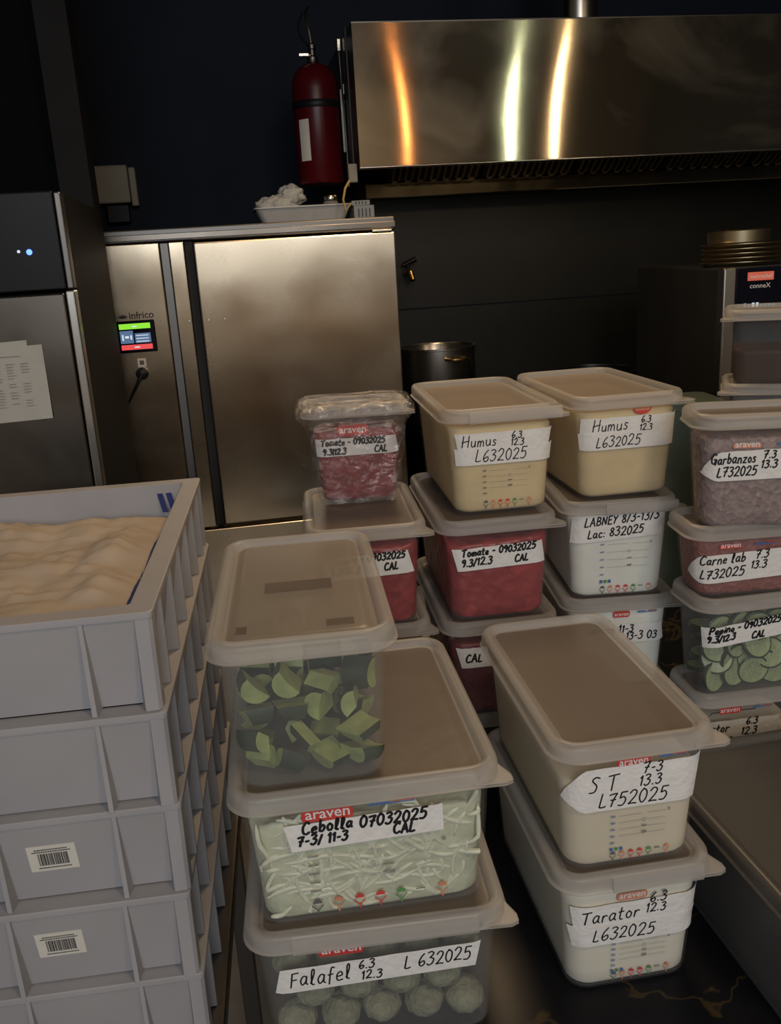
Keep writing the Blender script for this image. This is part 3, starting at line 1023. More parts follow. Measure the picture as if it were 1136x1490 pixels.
badge_part(t, -.006, .120, .048, .016, text='araven')
fill(t, 'red diced tomato inside the film wrapped container', 'diced tomato', M['tomato'], .122, bumpy=.006)
b = MB()
rings = []
for k, (z, i) in enumerate([(.002, .022), (.03, .0185), (.055, .016), (.08, .0135), (.105, .011), (.128, .008), (.140, -.002), (.146, -.006), (.155, -.005), (.161, -.0005), (.1645, .006), (.166, .018), (.1665, .035)]):
    ring = rr(.165 / 2 - i + .003, .105 / 2 - i + .003, .018, z, 6)
    # extra points along the straight sides so that the film can crease
    out = []
    n = len(ring)
    for q in range(n):
        p, p2 = Vector(ring[q]), Vector(ring[(q + 1) % n])
        seg = 7 if (p2 - p).length > .02 else 1
        for s in range(seg):
            out.append(p.lerp(p2, s / seg))
    res = []
    for p in out:
        nn = mnoise.noise(p * 70) * .0028 + mnoise.noise(p * 160) * .0012
        d = Vector((p.x, p.y * 1.6, 0)).normalized()
        res.append(p + d * (abs(nn) + .0002) + Vector((0, 0, abs(nn) * 1.0 if z > .15 else 0)))
    rings.append(res)
b.loft(rings, cap0=False)
b.build('cling_film', M['wrap'], t.root, angle=25)

# --- right stack
XR, YR, AR = .470, 1.140, 8.0
t = tub('bottom container of the right stack, red badge and handwriting half hidden', *(.176, .112), .15, .505, 1.150, 0, 6, GFRONT)
badge_part(t, -.030, .1305, .034, .0105)
strip_part(t, .004, .129, .03)
tape_part(t, -.085, .045, .066, .114, texts=[('Tarator', -.082, .096, .0130, .0017, .055), ('6.3', -.004, .104, .0115, .0017), ('12.3', -.010, .088, .0115, .0017), ('L632025', -.075, .071, .0135, .0017)])
fill(t, 'grey white sauce in the bottom container of the right stack', 'sauce', M['tarator'], .10)
t = tub('clear container of sliced cucumber in the right stack', *(.176, .112), .15, .502, 1.135, .1535, 8, GFRONT, body='body_clear')
tP = t
tape_part(t, -.078, .050, .090, .121, tilt=.10, texts=[('Pepino - 09032025', -.068, .1055, .0100, TH, .105), ('9.3/12.3', -.070, .0925, .0095, TH), ('CAL', -.006, .0935, .0100, TH)])
t = tub('shallow container of minced meat in the right stack, tape reading Carne', *(.176, .112), .10, .489, 1.135, .307, 3, GFRONT)
tape_part(t, -.092, .056, .027, .069, tilt=.05, point='L', texts=[('Carne lab', -.070, .053, .0130, .0016, .062), ('7.3', .006, .0585, .0115, .0016), ('13.3', .001, .044, .0115, .0016), ('L732025', -.068, .032, .0135, .0016)])
badge_part(t, -.030, .079, .032, .006)
strip_part(t, .004, .077, .03)
fill(t, 'brown red minced meat in the shallow container marked Carne', 'minced meat', M['mince'], .086)
t = tub('topmost container of the right stack, tape reading Garbanzos', *(.176, .112), .15, .486, 1.115, .4105, -6, GFRONT)
tape_part(t, -.080, .070, .072, .112, tilt=.03, point='L', texts=[('Garbanzos', -.064, .094, .0130, .0016, .056), ('7.3', .001, .1005, .0100, .0016), ('13.3', -.001, .0875, .0100, .0016), ('L732025', -.056, .0765, .0130, .0016, .052)])
badge_part(t, -.020, .118, .036, .0065, mt=M['print_orange'])
strip_part(t, .018, .116, .03)
fill(t, 'greyish purple chickpea mix in the container marked Garbanzos', 'chickpeas', M['chickpea'], .128)

# --- rear right stack
XS, YS = .697, 1.575
S6 = (.176, .162)
for k in range(3):
    t = tub('container hidden low in the rear right stack, ' + ('bottom one', 'second from the bottom', 'third from the bottom')[k], *S6, .128, XS, YS, .1315 * k, -20, GFRONT)
    fill(t, 'leftovers in the rear right stack, ' + ('bottom container', 'second container', 'third container')[k], 'food', M['grey_food'], .1)
t = tub('container of pale leftovers under the brown sauce, at the rear right', *S6, .128, XS, YS, .3945, -20, GFRONT, tabs=(-1,), body='body_clear')
fill(t, 'pale mixed leftovers in the container under the brown sauce', 'leftovers', M['grey_food'], .075, bumpy=.02)
t = tub('container half full of brown sauce topping the rear right stack', *S6, .128, XS, YS, .526, -20, GFRONT, tabs=(-1,), body='body')
fill(t, 'brown sauce half filling the topmost container at the rear right', 'sauce', M['brown_sauce'], .068)

# --- large dark tray container at the front right
t = tub('large dark lidded container at the front right corner, cut by the frame', .53, .325, .155, .362 + .262, .695 + .04, 0, 10.0, None, body='body_clear', lid='lid_smoky', tabs=())
fill(t, 'dark contents of the large lidded container at the front right', 'food', M['dark_food'], .13)

# ------------------------------------------------------------------ food pieces
def chunk_mesh(kind):
    b = MB()
    r, L = .0150, .030
    a0, a1 = ((-.2, PI + .2), (0, PI * .75), (.1, PI * 1.15))[kind]
    n = 9
    sec = [(r * math.cos(a0 + (a1 - a0) * k / n), r * math.sin(a0 + (a1 - a0) * k / n)) for k in range(n + 1)]
    core = (0.0, -.001)
    ends = []
    for xx, sk in ((-L / 2, .004 * kind), (L / 2, -.003)):
        ends.append([(xx + sk * p[1] / r, p[0], p[1]) for p in sec + [core]])
    N = n + 2
    b.k = 1
    b.add(ends[0] + ends[1], [(i, i + 1, N + i + 1, N + i) for i in range(n)])
    b.k = 0
    b.add(ends[0] + ends[1], [tuple(range(N - 1, -1, -1)), tuple(range(N, 2 * N)), (n, n + 1, N + n + 1, N + n), (n + 1, 0, N, N + n + 1)])
    return b


protos = []
for k in range(3):
    o = chunk_mesh(k).build('cucumber_chunk', [M['flesh'], M['skin']], None, angle=30)
    tag(o, 'cut cucumber chunk with dark skin in the clear container', 'cucumber', 'cucumber chunks in the clear container')
    protos.append(o)
rc = random.Random(3)
used = [False] * 3
mk = Matrix.Translation(tK.loc) @ Matrix.Rotation(tK.yaw, 4, 'Z')
for lay in range(4):
    for row in range(5 if lay < 3 else 3):
        for c in range(4 if lay != 1 else 3):
            zz = .020 + lay * .0245
            hw = tK.W / 2 - .0175 - .0195
            xx = -hw + c * 2 * hw / (3 if lay != 1 else 2) + rc.uniform(-.003, .003)
            yy = -tK.D / 2 + .0175 + .0275 + row * .052 + rc.uniform(-.004, .004) + (0 if lay < 2 else .006 * lay)
            k = rc.randrange(3)
            if used[k]:
                o = protos[k].copy()
                COL.objects.link(o)
            else:
                o = protos[k]
                used[k] = True
            # mostly flesh towards the viewer in the lower layers, skin higher up
            if lay < 2:
                rot = Matrix.Rotation(rc.uniform(-1.1, 1.1) + PI / 2 * rc.choice((0, 1)), 4, 'Z') @ Matrix.Rotation(rc.uniform(-.5, .5), 4, 'Y') @ Matrix.Rotation(rc.uniform(1.7, 3.4), 4, 'X')
            else:
                rot = Matrix.Rotation(rc.uniform(-1.5, 1.5), 4, 'Z') @ Matrix.Rotation(rc.uniform(0, 6.28), 4, 'X')
            o.matrix_world = mk @ Matrix.Translation((xx, yy, zz)) @ rot

# sliced cucumber
b = MB()
b.k = 1
n = 24
r = .0235
ring = lambda rad, z: [(rad * math.cos(2 * PI * k / n), rad * math.sin(2 * PI * k / n), z) for k in range(n)]
b.loft([ring(r - .0012, -.003), ring(r, -.0022), ring(r, .0022), ring(r - .0012, .003)], False, False)
for sg in (1, -1):
    rs = [ring(r - .0012, .003 * sg), ring(r - .0026, .0031 * sg), ring(r * .60, .0031 * sg), ring(r * .50, .0029 * sg)]
    if sg < 0:
        rs = [list(reversed(q)) for q in rs]
    b.k = 1
    b.loft(rs[:2], False, False)
    b.k = 0
    b.loft(rs[1:3], False, False)
    b.k = 2
    b.loft(rs[2:], False, True)
sl = b.build('cucumber_slice', [M['slice_flesh'], M['skin'], M['slice_core']], None, angle=50)
tag(sl, 'round cucumber slice with green rim in the clear container', 'cucumber', 'cucumber slices in the right stack')
mp_ = Matrix.Translation(tP.loc) @ Matrix.Rotation(tP.yaw, 4, 'Z')
first = True
hw = tP.W / 2 - .0185 - .026
hd = tP.D / 2 - .0185
spots = []
for lay in range(4):
    for c in range(4):
        spots.append((-hw + 2 * hw * c / 3 + rc.uniform(-.006, .006), -hd + .013 + rc.uniform(0, .008) + .004 * (c % 2), .030 + lay * .024 + rc.uniform(-.003, .003), rc.uniform(-.45, .45), PI / 2 + rc.uniform(-.5, .3)))
for lay in range(4):
    for row in range(1):
        for c in range(3):
            spots.append((-hw + hw * c + rc.uniform(-.008, .008), -hd + .05 + row * .055, .030 + lay * .022, rc.uniform(-3, 3), rc.uniform(-.6, .6)))
for (xx, yy, zz, rz, rx) in spots:
    o = sl if first else sl.copy()
    if not first:
        COL.objects.link(o)
    first = False
    o.matrix_world = mp_ @ Matrix.Translation((xx, yy, zz)) @ Matrix.Rotation(rz, 4, 'Z') @ Matrix.Rotation(rx, 4, 'X')

# falafel balls
b = MB()
prof = []
for k in range(1, 12):
    a = -PI / 2 + PI * k / 12
    prof.append((.0215 * math.cos(a), .0175 * math.sin(a)))
b.lathe([(.002, -.0175)] + prof + [(.002, .0175)], 18)
b.v = [tuple(Vector(p) * (1 + .10 * mnoise.noise(Vector(p) * 110))) for p in b.v]
fb = b.build('falafel_ball', M['falafel'], None, angle=80)
tag(fb, 'raw greenish falafel ball in the bottom container of the front middle stack', 'falafel', 'falafel balls in the bottom container')
mf = Matrix.Translation(tF.loc) @ Matrix.Rotation(tF.yaw, 4, 'Z')
first = True
for lay in range(3):
    for row in range(5):
        for c in range(5 if lay % 2 == 0 else 4):
            xx = (c - (2 if lay % 2 == 0 else 1.5)) * .0445 + rc.uniform(-.002, .002)
            yy = -tF.D / 2 + .0185 + .0265 + row * .056 + rc.uniform(-.003, .003)
            o = fb if first else fb.copy()
            if not first:
                COL.objects.link(o)
            first = False
            o.matrix_world = mf @ Matrix.Translation((xx, yy, .0245 + lay * .036)) @ Matrix.Rotation(rc.uniform(0, 6), 4, 'Z')

# loose onion shreds pressed against the front wall
b = MB()
for k in range(130):
    cx = rc.uniform(-.10, .10)
    cz = rc.uniform(.018, .118)
    a0 = rc.uniform(0, 6.28)
    dy_ = rc.uniform(0, .0014)
    rad = rc.uniform(.025, .075)
    span = rc.uniform(.4, 1.1)
    pts = []
    hwx = tC.W / 2 - .024
    yb = -tC.D / 2 + .0185 + .0022
    for j in range(7):
        a = a0 + span * j / 6
        px_, pz_ = cx + rad * (math.cos(a) - math.cos(a0)), cz + rad * (math.sin(a) - math.sin(a0))
        px_ = max(-hwx, min(hwx, px_))
        pz_ = max(.012, min(.128, pz_))
        yo = yb - .0090 * pz_ / .15 + .0024 + dy_
        pts.append((px_, yo, pz_))
    b.tube(pts, [.0010, .0022, .0027, .0028, .0027, .0022, .0010], 6)
o = b.build('onion_shreds', M['onion_shred'], None, loc=tC.loc, rotz=tC.yaw, angle=80)
tag(o, 'loose onion shreds pressed against the wall of the container marked Cebolla', 'onion', None, 'stuff')

# ================================================================== DOUGH CRATES
CW, CD, CH = .40, .60, .1130
CYAW = math.radians(6.0)


def crate_parts(root):
    b = MB()
    # open tray whose walls lean in under a broad flat rim
    def ring(i, z, r=.006):
        return rr(CW / 2 - i, CD / 2 - i, r, z, 3)
    ti, bi, ri = .002, .0205, .0265
    rings = [ring(bi + .004, 0.0), ring(bi, .002), ring(ti + .001, CH - .008), ring(.0002, CH - .0075), ring(0, CH - .006), ring(0, CH - .001), ring(.001, CH),
             ring(ri - .001, CH), ring(ri, CH - .001), ring(ri + .0008, CH - .014), ring(ri + .0040, .008), ring(ri + .012, .005)]
    b.loft(rings)
    b.build('crate_shell', M['crate'], root, angle=30)

    # upright fins under the rim, flush with its edge, all around
    def fin(px, py, nx, ny):
        f = MB()
        tx, ty = -ny, nx
        zt, zb = CH - .0078, .0003
        quad = [(.0006, zt), (.0016, zb), (bi + .001, zb), (ti + .0022, zt)]
        f.loft([[(px - nx * d + tx * hw * sgn, py - ny * d + ty * hw * sgn, z) for (d, z), hw in zip(quad, (.0022, .0026, .0042, .0030))] for sgn in (-1, 1)])
        f.build('rib', M['crate'], root, smooth=False)
    for q in (-.127, 0, .127):
        fin(q, -CD / 2, 0, -1)
        fin(q, CD / 2, 0, 1)
    for q in (-.23, -.138, -.046, .046, .138, .23):
        fin(CW / 2, q, 1, 0)
        fin(-CW / 2, q, -1, 0)
    # upright corner posts
    zt, zb = CH - .0078, .0003
    for sx in (-1, 1):
        for sy in (-1, 1):
            def cring(z, i):
                x0, y0 = CW / 2 - i, CD / 2 - i
                q = [(x0 - .0045, y0 - .0008), (x0 - .018, y0), (x0 - .0245, y0 - .021), (x0 - .021, y0 - .0245), (x0, y0 - .018), (x0 - .0008, y0 - .0045)]
                q = [(a * sx, c * sy) for a, c in q]
                if sx * sy < 0:
                    q.reverse()
                return [(a, c, z) for a, c in q]
            f = MB()
            f.loft([cring(zb, .0022), cring(zt, .0006)])
            f.build('corner_post', M['crate'], root, smooth=False)


CX, CY = -.25, .852
croot_loc = lambda k, dx=0, dy=0: Vector((CX - math.cos(CYAW) * CW / 2 - math.sin(CYAW) * CD / 2 + dx, CY - math.sin(CYAW) * CW / 2 + math.cos(CYAW) * CD / 2 + dy, .457 - CH - k * .1132))
cl = ['topmost white dough crate, holding a cream cloth', 'white dough crate second from the top of the stack, no sticker', 'white dough crate third from the top, with a barcode sticker nearer the frame edge',
      'white dough crate fourth from the top, with the lower barcode sticker', 'lowest visible white dough crate in the stack at the left']
cr0 = thing('dough_crate', cl[0], 'crate', croot_loc(0), CYAW, 'white dough crates stacked at the left')
crate_parts(cr0)
crates = [cr0]
jit = [(0, 0), (.002, -.003), (.002, .001), (-.001, -.002), (.001, .001)]
for k in range(1, 5):
    c = copy_tree(cr0)
    c.location = croot_loc(k, *jit[k])
    c['label'] = cl[k]
    crates.append(c)


def sticker(c, x, z):
    s_ = MB()
    yb = -CD / 2 + .0175
    # lies on the leaning front wall
    lean = lambda zz: -CD / 2 + .0215 - .0195 * zz / CH - .0009
    w_, h_ = .052, .036
    P = lambda a, q, e=0: (x + a, lean(z + q) - e, z + q)
    s_.add([P(-w_ / 2, -h_ / 2), P(w_ / 2, -h_ / 2), P(w_ / 2, h_ / 2), P(-w_ / 2, h_ / 2), P(-w_ / 2, -h_ / 2, -.0006), P(w_ / 2, -h_ / 2, -.0006), P(w_ / 2, h_ / 2, -.0006), P(-w_ / 2, h_ / 2, -.0006)],
            [(0, 1, 2, 3), (4, 7, 6, 5), (0, 4, 5, 1), (1, 5, 6, 2), (2, 6, 7, 3), (3, 7, 4, 0)])
    so = s_.build('barcode_sticker', M['label_white'], c, smooth=False)
    bb = MB()
    a = -.0155
    rb = random.Random(4)
    while a < .0155:
        wd = rb.choice((.0004, .0007, .0010, .0014))
        bb.add([P(a, -.010, .0003), P(a + wd, -.010, .0003), P(a + wd, .007, .0003), P(a, .007, .0003)], [(0, 1, 2, 3)])
        a += wd + rb.choice((.0004, .0006, .0009))
    for zz, a0, a1 in ((.0125, -.018, .016), (.0095, -.021, .020), (-.0135, -.017, .017)):
        a = a0
        while a < a1:
            wd = rb.uniform(.0008, .0016)
            bb.add([P(a, zz - .0008, .0003), P(a + wd, zz - .0008, .0003), P(a + wd, zz + .0008, .0003), P(a, zz + .0008, .0003)], [(0, 1, 2, 3)])
            a += wd + .0005
    bb.build('barcode', M['ink'], so, smooth=False)


sticker(crates[2], .053, .058)
sticker(crates[3], .048, .060)
# rolling stand under the crates
st = thing('crate_trolley', 'low steel trolley carrying the dough crates beside the table', 'trolley', croot_loc(4) - Vector((0, 0, .0005)), CYAW)
bx('deck', (0, 0, -.015), (.42, .62, .03), M['steel_dark'], st, .004)
for sx in (-1, 1):
    for sy in (-1, 1):
        bx('leg', (sx * .18, sy * .28, -.40), (.03, .03, .738), M['steel_dark'], st)

# cloth over the dough in the top crate
b = MB()
nx, ny = 40, 56
hx, hy = CW / 2 - .0315, CD / 2 - .0315
pts = []
for j in range(ny + 1):
    for i in range(nx + 1):
        x_, y_ = -hx + 2 * hx * i / nx, -hy + 2 * hy * j / ny
        p = Vector((x_ * 9, y_ * 9, 1.7))
        p2 = Vector((x_ * 14, y_ * 30, 4.1))
        e = min(1, (hx - abs(x_)) / .06) * min(1, (hy - abs(y_)) / .06)
        zz = .064 + .016 * e + .016 * mnoise.noise(p) * (.4 + .6 * e) + .016 * abs(mnoise.noise(p2)) * e + .008 * abs(mnoise.noise(Vector((x_ * 34, y_ * 46, 9)))) * e + .002 * mnoise.noise(p2 * 3) * e
        zz -= .006 * (y_ / hy)
        pts.append((x_, y_, min(zz, .105)))
N = nx + 1
tops = pts
bot = [(p[0], p[1], .012) for p in pts]
fs = [(j * N + i, j * N + i + 1, (j + 1) * N + i + 1, (j + 1) * N + i) for j in range(ny) for i in range(nx)]
K = len(pts)
# close the sheet with a thin underside
und = [(p[0], p[1], p[2] - .004) for p in pts]
fs2 = [tuple(K + q for q in reversed(f)) for f in fs]
rim = [j * N for j in range(ny, 0, -1)] + [i for i in range(nx)] + [j * N + nx for j in range(ny)] + [ny * N + i for i in range(nx, 0, -1)]
fs3 = []
for a, c in zip(rim, rim[1:] + rim[:1]):
    fs3.append((c, a, K + a, K + c))
b.add(pts + und, fs + fs2 + fs3)
cl_o = b.build('linen_cloth', M['dough_cloth'], None, loc=crates[0].location, rotz=CYAW, angle=80)
tag(cl_o, 'crumpled cream linen cloth with navy edge stripes lying in the top crate', 'cloth')
b = MB()
for (x0, x1) in ((hx - .019, hx - .0135),):
    vs_ = []
    for j in range(ny + 1):
        i = nx
        row = pts[j * N:(j + 1) * N]
        for xx in (x0, x1):
            f_ = (xx + hx) / (2 * hx) * nx
            i0 = min(int(f_), nx - 1)
            zz = row[i0][2] + (row[i0 + 1][2] - row[i0][2]) * (f_ - i0)
            vs_.append((xx, row[0][1], zz + .0012))
    b.add(vs_, [(2 * j, 2 * j + 1, 2 * j + 3, 2 * j + 2) for j in range(ny)])
# the striped corner that climbs the back wall of the crate
for k, dx in enumerate((0, .014)):
    a = hx - .030 + dx
    b.add([(a, hy - .012, .070), (a + .009, hy - .012, .070), (a + .001, hy + .0034, .098), (a - .008, hy + .0034, .098)], [(0, 1, 2, 3)])
b.build('edge_stripe', M['cloth_blue'], cl_o, smooth=False)
b = MB()
b.box((0, 0, .031), (2 * hx - .03, 2 * hy - .03, .048), .01)
dg_ = b.build('dough_mass', M['dough_cloth'], None, loc=crates[0].location, rotz=CYAW)
tag(dg_, 'dough mass hidden under the cloth in the top crate', 'dough', None, 'stuff')

# ================================================================== BLAST CHILLER
V0 = 2.57
ch = thing('blast_chiller', 'tall stainless blast chiller with lit control screen against the back wall', 'chiller', uv(0, V0, FZ), WY)
zf = lambda z: z - FZ     # heights are given over the table plane


def pbox(name, u0, u1, d0, d1, z0, z1, mt, parent, bev=.002):
    b_ = MB()
    b_.box(((u0 + u1) / 2, (d0 + d1) / 2, (z0 + z1) / 2 - FZ), (u1 - u0, d1 - d0, z1 - z0), bev)
    return b_.build(name, mt, parent, smooth=False)


pbox('cabinet', -.333, .479, .062, .78, FZ + .08, .864, M['steel_dark'], ch)
pbox('top_cap', -.337, .483, .0, .79, .8665, .9015, M['steel_dark'], ch, .004)
pbox('cap_edge_trim', -.337, .483, -.004, .0005, .872, .888, M['steel_fridge'], ch, .0015)
pbox('control_panel', -.333, -.166, .0, .06, .060, .8645, M['steel_door'], ch)
pbox('frame_strip', -.140, -.1005, .0, .06, .060, .8645, M['steel_door'], ch)
pbox('frame_gap', -.1645, -.1415, .018, .06, .060, .8645, M['steel_dark'], ch)
pbox('door_gasket', -.099, -.0755, .014, .06, .060, .8645, M['gasket'], ch)
pbox('door', -.074, .479, -.012, .058, .066, .860, M['steel_door'], ch, .004)
pbox('lower_panel', -.333, .479, .004, .06, FZ + .10, .050, M['steel_door'], ch)
hg = pbox('hinge', .415, .470, -.016, .0, .861, .8665, M['steel'], ch, .001)
for sx in (-.28, .43):
    for d in (.12, .7):
        bx('foot', (sx, d, .04), (.05, .05, .08), M['steel_dark'], ch)
# the screen
sc_ = pbox('control_screen', -.307, -.202, -.007, -.0005, .580, .666, M['black_gloss'], ch, .003)
yq = -.0078


def flat(mb, u0, u1, z0, z1, y_=yq, k=0, skew=0):
    mb.k = k
    mb.add([(u0, y_, z0 - FZ), (u1, y_, z0 - FZ), (u1, y_, z1 - FZ), (u0, y_, z1 - FZ)], [(0, 1, 2, 3)])


b = MB()
flat(b, -.297, -.214, .644, .6585, k=0)
flat(b, -.297, -.214, .5885, .602, k=1)
flat(b, -.297, -.262, .606, .640, yq + .0002, k=2)
flat(b, -.258, -.216, .606, .632, yq + .0002, k=2)
for q in range(3):
    flat(b, -.255, -.222, .609 + q * .008, .611 + q * .008, yq - .0003, 3)
for u_, z_, w2, h2 in ((-.292, .614, .004, .016), (-.284, .620, .010, .006), (-.270, .616, .004, .012), (-.262, .6492, .012, .003), (-.262, .5935, .014, .003)):
    flat(b, u_, u_ + w2, z_, z_ + h2, yq - .0003, 3)
b.build('screen_display', [M['screen_green'], M['screen_red'], M['screen_blue'], M['screen_white']], sc_, smooth=False)
# maker's lettering with its leaf sign
b = MB()
vv, ff, tw = text_geo('infrico', .012)
b.add([(-.268 + p[0] * .026, -.0006, .671 + p[1] * .026 - FZ) for p in vv], ff)
for q in range(-2, 3):
    a = q * .5
    c0 = Vector((-.284, .672))
    tip = c0 + Vector((math.sin(a), math.cos(a) * .8)) * .017
    nn = Vector((math.cos(a), -math.sin(a))) * .0028
    mid = (c0 + tip) / 2
    b.add([(p.x, -.0006 - .00005 * q, p.y - FZ) for p in (c0, mid + nn, tip, mid - nn)], [(0, 3, 2, 1)])
b.build('maker_lettering', M['ink'], ch, smooth=False)
qp = pbox('label_plate', -.261, -.238, -.0012, -.0002, .540, .563, M['label_white'], ch, .0003)
b = MB()
flat(b, -.2555, -.2435, .5455, .5575, -.0016)
b.build('plate_mark', M['print_grey'], qp, smooth=False)
b = MB()
b.lathe([(.017, 0), (.017, .012), (.012, .022), (.004, .024)], 18)
b.v = [(-.252 + p[0], -p[2] - .0003, .522 + p[1] - FZ) for p in b.v]
kn = b.build('probe_socket', M['black_plastic'], ch)
b = MB()
b.tube([(-.254, -.020, .519 - FZ), (-.262, -.026, .505 - FZ), (-.278, -.020, .478 - FZ), (-.292, -.010, .455 - FZ), (-.298, -.004, .444 - FZ)], [.006, .005, .0042, .003, .002], 8)
b.build('probe_cord', M['black_plastic'], kn)
b = MB()
for (u_, z_) in ((-.108, .655), (-.055, .655), (-.012, .655)):
    b.lathe([(.004, 0), (.003, .0015)], 10)
    n_ = len(b.v) - 20
    b.v[n_:] = [(u_ + p[0], -.0125 - p[2] if u_ > -.09 else -.0002 - p[2], z_ + p[1] - FZ) for p in b.v[n_:]]
b.build('door_rivets', M['steel'], ch)

# things on top of the chiller
ZT = .9018
tr = thing('plastic_tray', 'shallow white plastic tray on top of the chiller, full of clutter', 'tray', uv(.248, 2.83, ZT), WY)
b = MB()
ring = lambda i, z, r_=.02: rr(.145 - i, .095 - i, r_, z, 4)
b.loft([ring(.03, 0), ring(.025, .002), ring(.006, .044), ring(0, .045), ring(0, .049), ring(.009, .049), ring(.028, .004)])
b.build('tray_shell', M['tray_white'], tr)


def blob(name, c, rad, mt, label, cat, amp=.35, fr=18, sc=(1, 1, 1), n=22, seed=0.0):
    b_ = MB()
    rings = []
    for i in range(n + 1):
        th = -PI / 2 + PI * i / n
        th = max(-PI / 2 + .08, min(PI / 2 - .08, th))
        rings.append([])
        for k in range(n * 2):
            a = PI * k / n
            d = Vector((math.cos(th) * math.cos(a), math.cos(th) * math.sin(a), math.sin(th)))
            q = 1 + amp * mnoise.noise(d * 2.2 + Vector((seed, 0, 0))) + amp * .6 * abs(mnoise.noise(d * 5 + Vector((0, seed, 0))))
            p = Vector((d.x * rad * sc[0], d.y * rad * sc[1], d.z * rad * sc[2])) * q
            rings[-1].append(p)
    b_.loft(rings)
    o_ = b_.build(name, mt, None, loc=c, rotz=WY, angle=80)
    tag(o_, label, cat)
    return o_


blob('rag', uv(.175, 2.83, ZT + .052), .043, M['cloth_white'], 'crumpled white rag lying low in the tray on the chiller', 'rag', sc=(1.3, 1.0, .75), seed=1.2)
blob('rag', uv(.222, 2.84, ZT + .083), .034, M['cloth_white'], 'crumpled white rag heaped highest in the tray on the chiller', 'rag', sc=(1.1, 1.0, .85), seed=5.1)
sp = thing('spray_bottle', 'small black spray bottle lying in the tray on the chiller', 'bottle', uv(.285, 2.85, ZT + .032), WY)
b = MB()
b.lathe([(.006, -.045), (.024, -.044), (.026, -.03), (.026, .025), (.012, .045), (.011, .055)], 16)
b.v = [(p[2], p[1], p[0]) for p in b.v]
b.build('bottle_body', M['black_plastic'], sp)
b = MB()
b.lathe([(.013, .056), (.014, .066), (.008, .072)], 12)
b.v = [(p[2], p[1], p[0]) for p in b.v]
b.build('bottle_cap', M['steel'], sp)
jr = thing('glass_jar', 'small steel lidded jar standing in the tray under the fire cylinder', 'jar', uv(.338, 2.83, ZT + .005), WY)
b = MB()
b.lathe([(.022, 0), (.025, .003), (.025, .05), (.02, .058)], 18)
b.build('jar_body', M['beige'], jr)
b = MB()
b.lathe([(.022, .0585), (.0225, .0595), (.0225, .072), (.021, .074)], 18)
b.build('jar_lid', M['steel'], jr)
for k, (u_, z_, w_, h_, lb, a) in enumerate(((.431, 0, .062, .044, 'printed white carton at the chiller top right edge, beside the tray', .05), (.427, .0445, .055, .014, 'flat white carton lying on the printed carton on the chiller', -.06))):
    bo = thing('carton', lb, 'carton', uv(u_, 2.84, ZT + z_), WY + a)
    bx('carton_box', (0, 0, h_ / 2), (w_, .09, h_), M['paper'], bo, .0015)
    b = MB()
    for q in range(4):
        x_ = -w_ * .3 + q * w_ * .18
        b.add([(x_, -.0454, h_ * .25), (x_ + .004, -.0454, h_ * .25), (x_ + .004, -.0454, h_ * .8), (x_, -.0454, h_ * .8)], [(0, 1, 2, 3)])
    b.build('carton_print', M['print_grey'], bo, smooth=False)

# ================================================================== FRIDGE AT THE LEFT
VF = 1.85
fr = thing('fridge', 'steel upright fridge with black top panel and blue light at the left edge', 'fridge', uv(-.64, VF, FZ), WY)
pbox('cabinet', -.35, .352, .045, .50, FZ + .1 + 0, .945, M['black_paint'], fr)
pbox('door', -.35, .333, .0, .044, FZ + .12, .762, M['steel_fridge'], fr, .004)
pbox('edge_trim', .3345, .352, .004, .044, FZ + .12, .766, M['steel'], fr, .003)
up_ = pbox('top_panel', -.35, .338, .004, .044, .768, .948, M['black_plastic'], fr, .003)
pbox('panel_edge', .339, .352, .006, .044, .768, .946, M['steel_dark'], fr, .003)
b = MB()
b.lathe([(.0055, 0), (.0045, .002)], 12)
b.v = [(.281 + p[0], .0036 - p[2], .840 + p[1] - FZ) for p in b.v]
b.build('indicator_light', M['led_blue'], up_)
b = MB()
b.lathe([(.003, 0), (.0025, .002)], 10)
b.v = [(.262 + p[0], .0036 - p[2], .842 + p[1] - FZ) for p in b.v]
b.build('indicator_mark', M['screen_white'], up_)
for sx in (-.3, .3):
    for d in (.1, .44):
        bx('foot', (sx, d, .055), (.05, .05, .11), M['steel_dark'], fr)


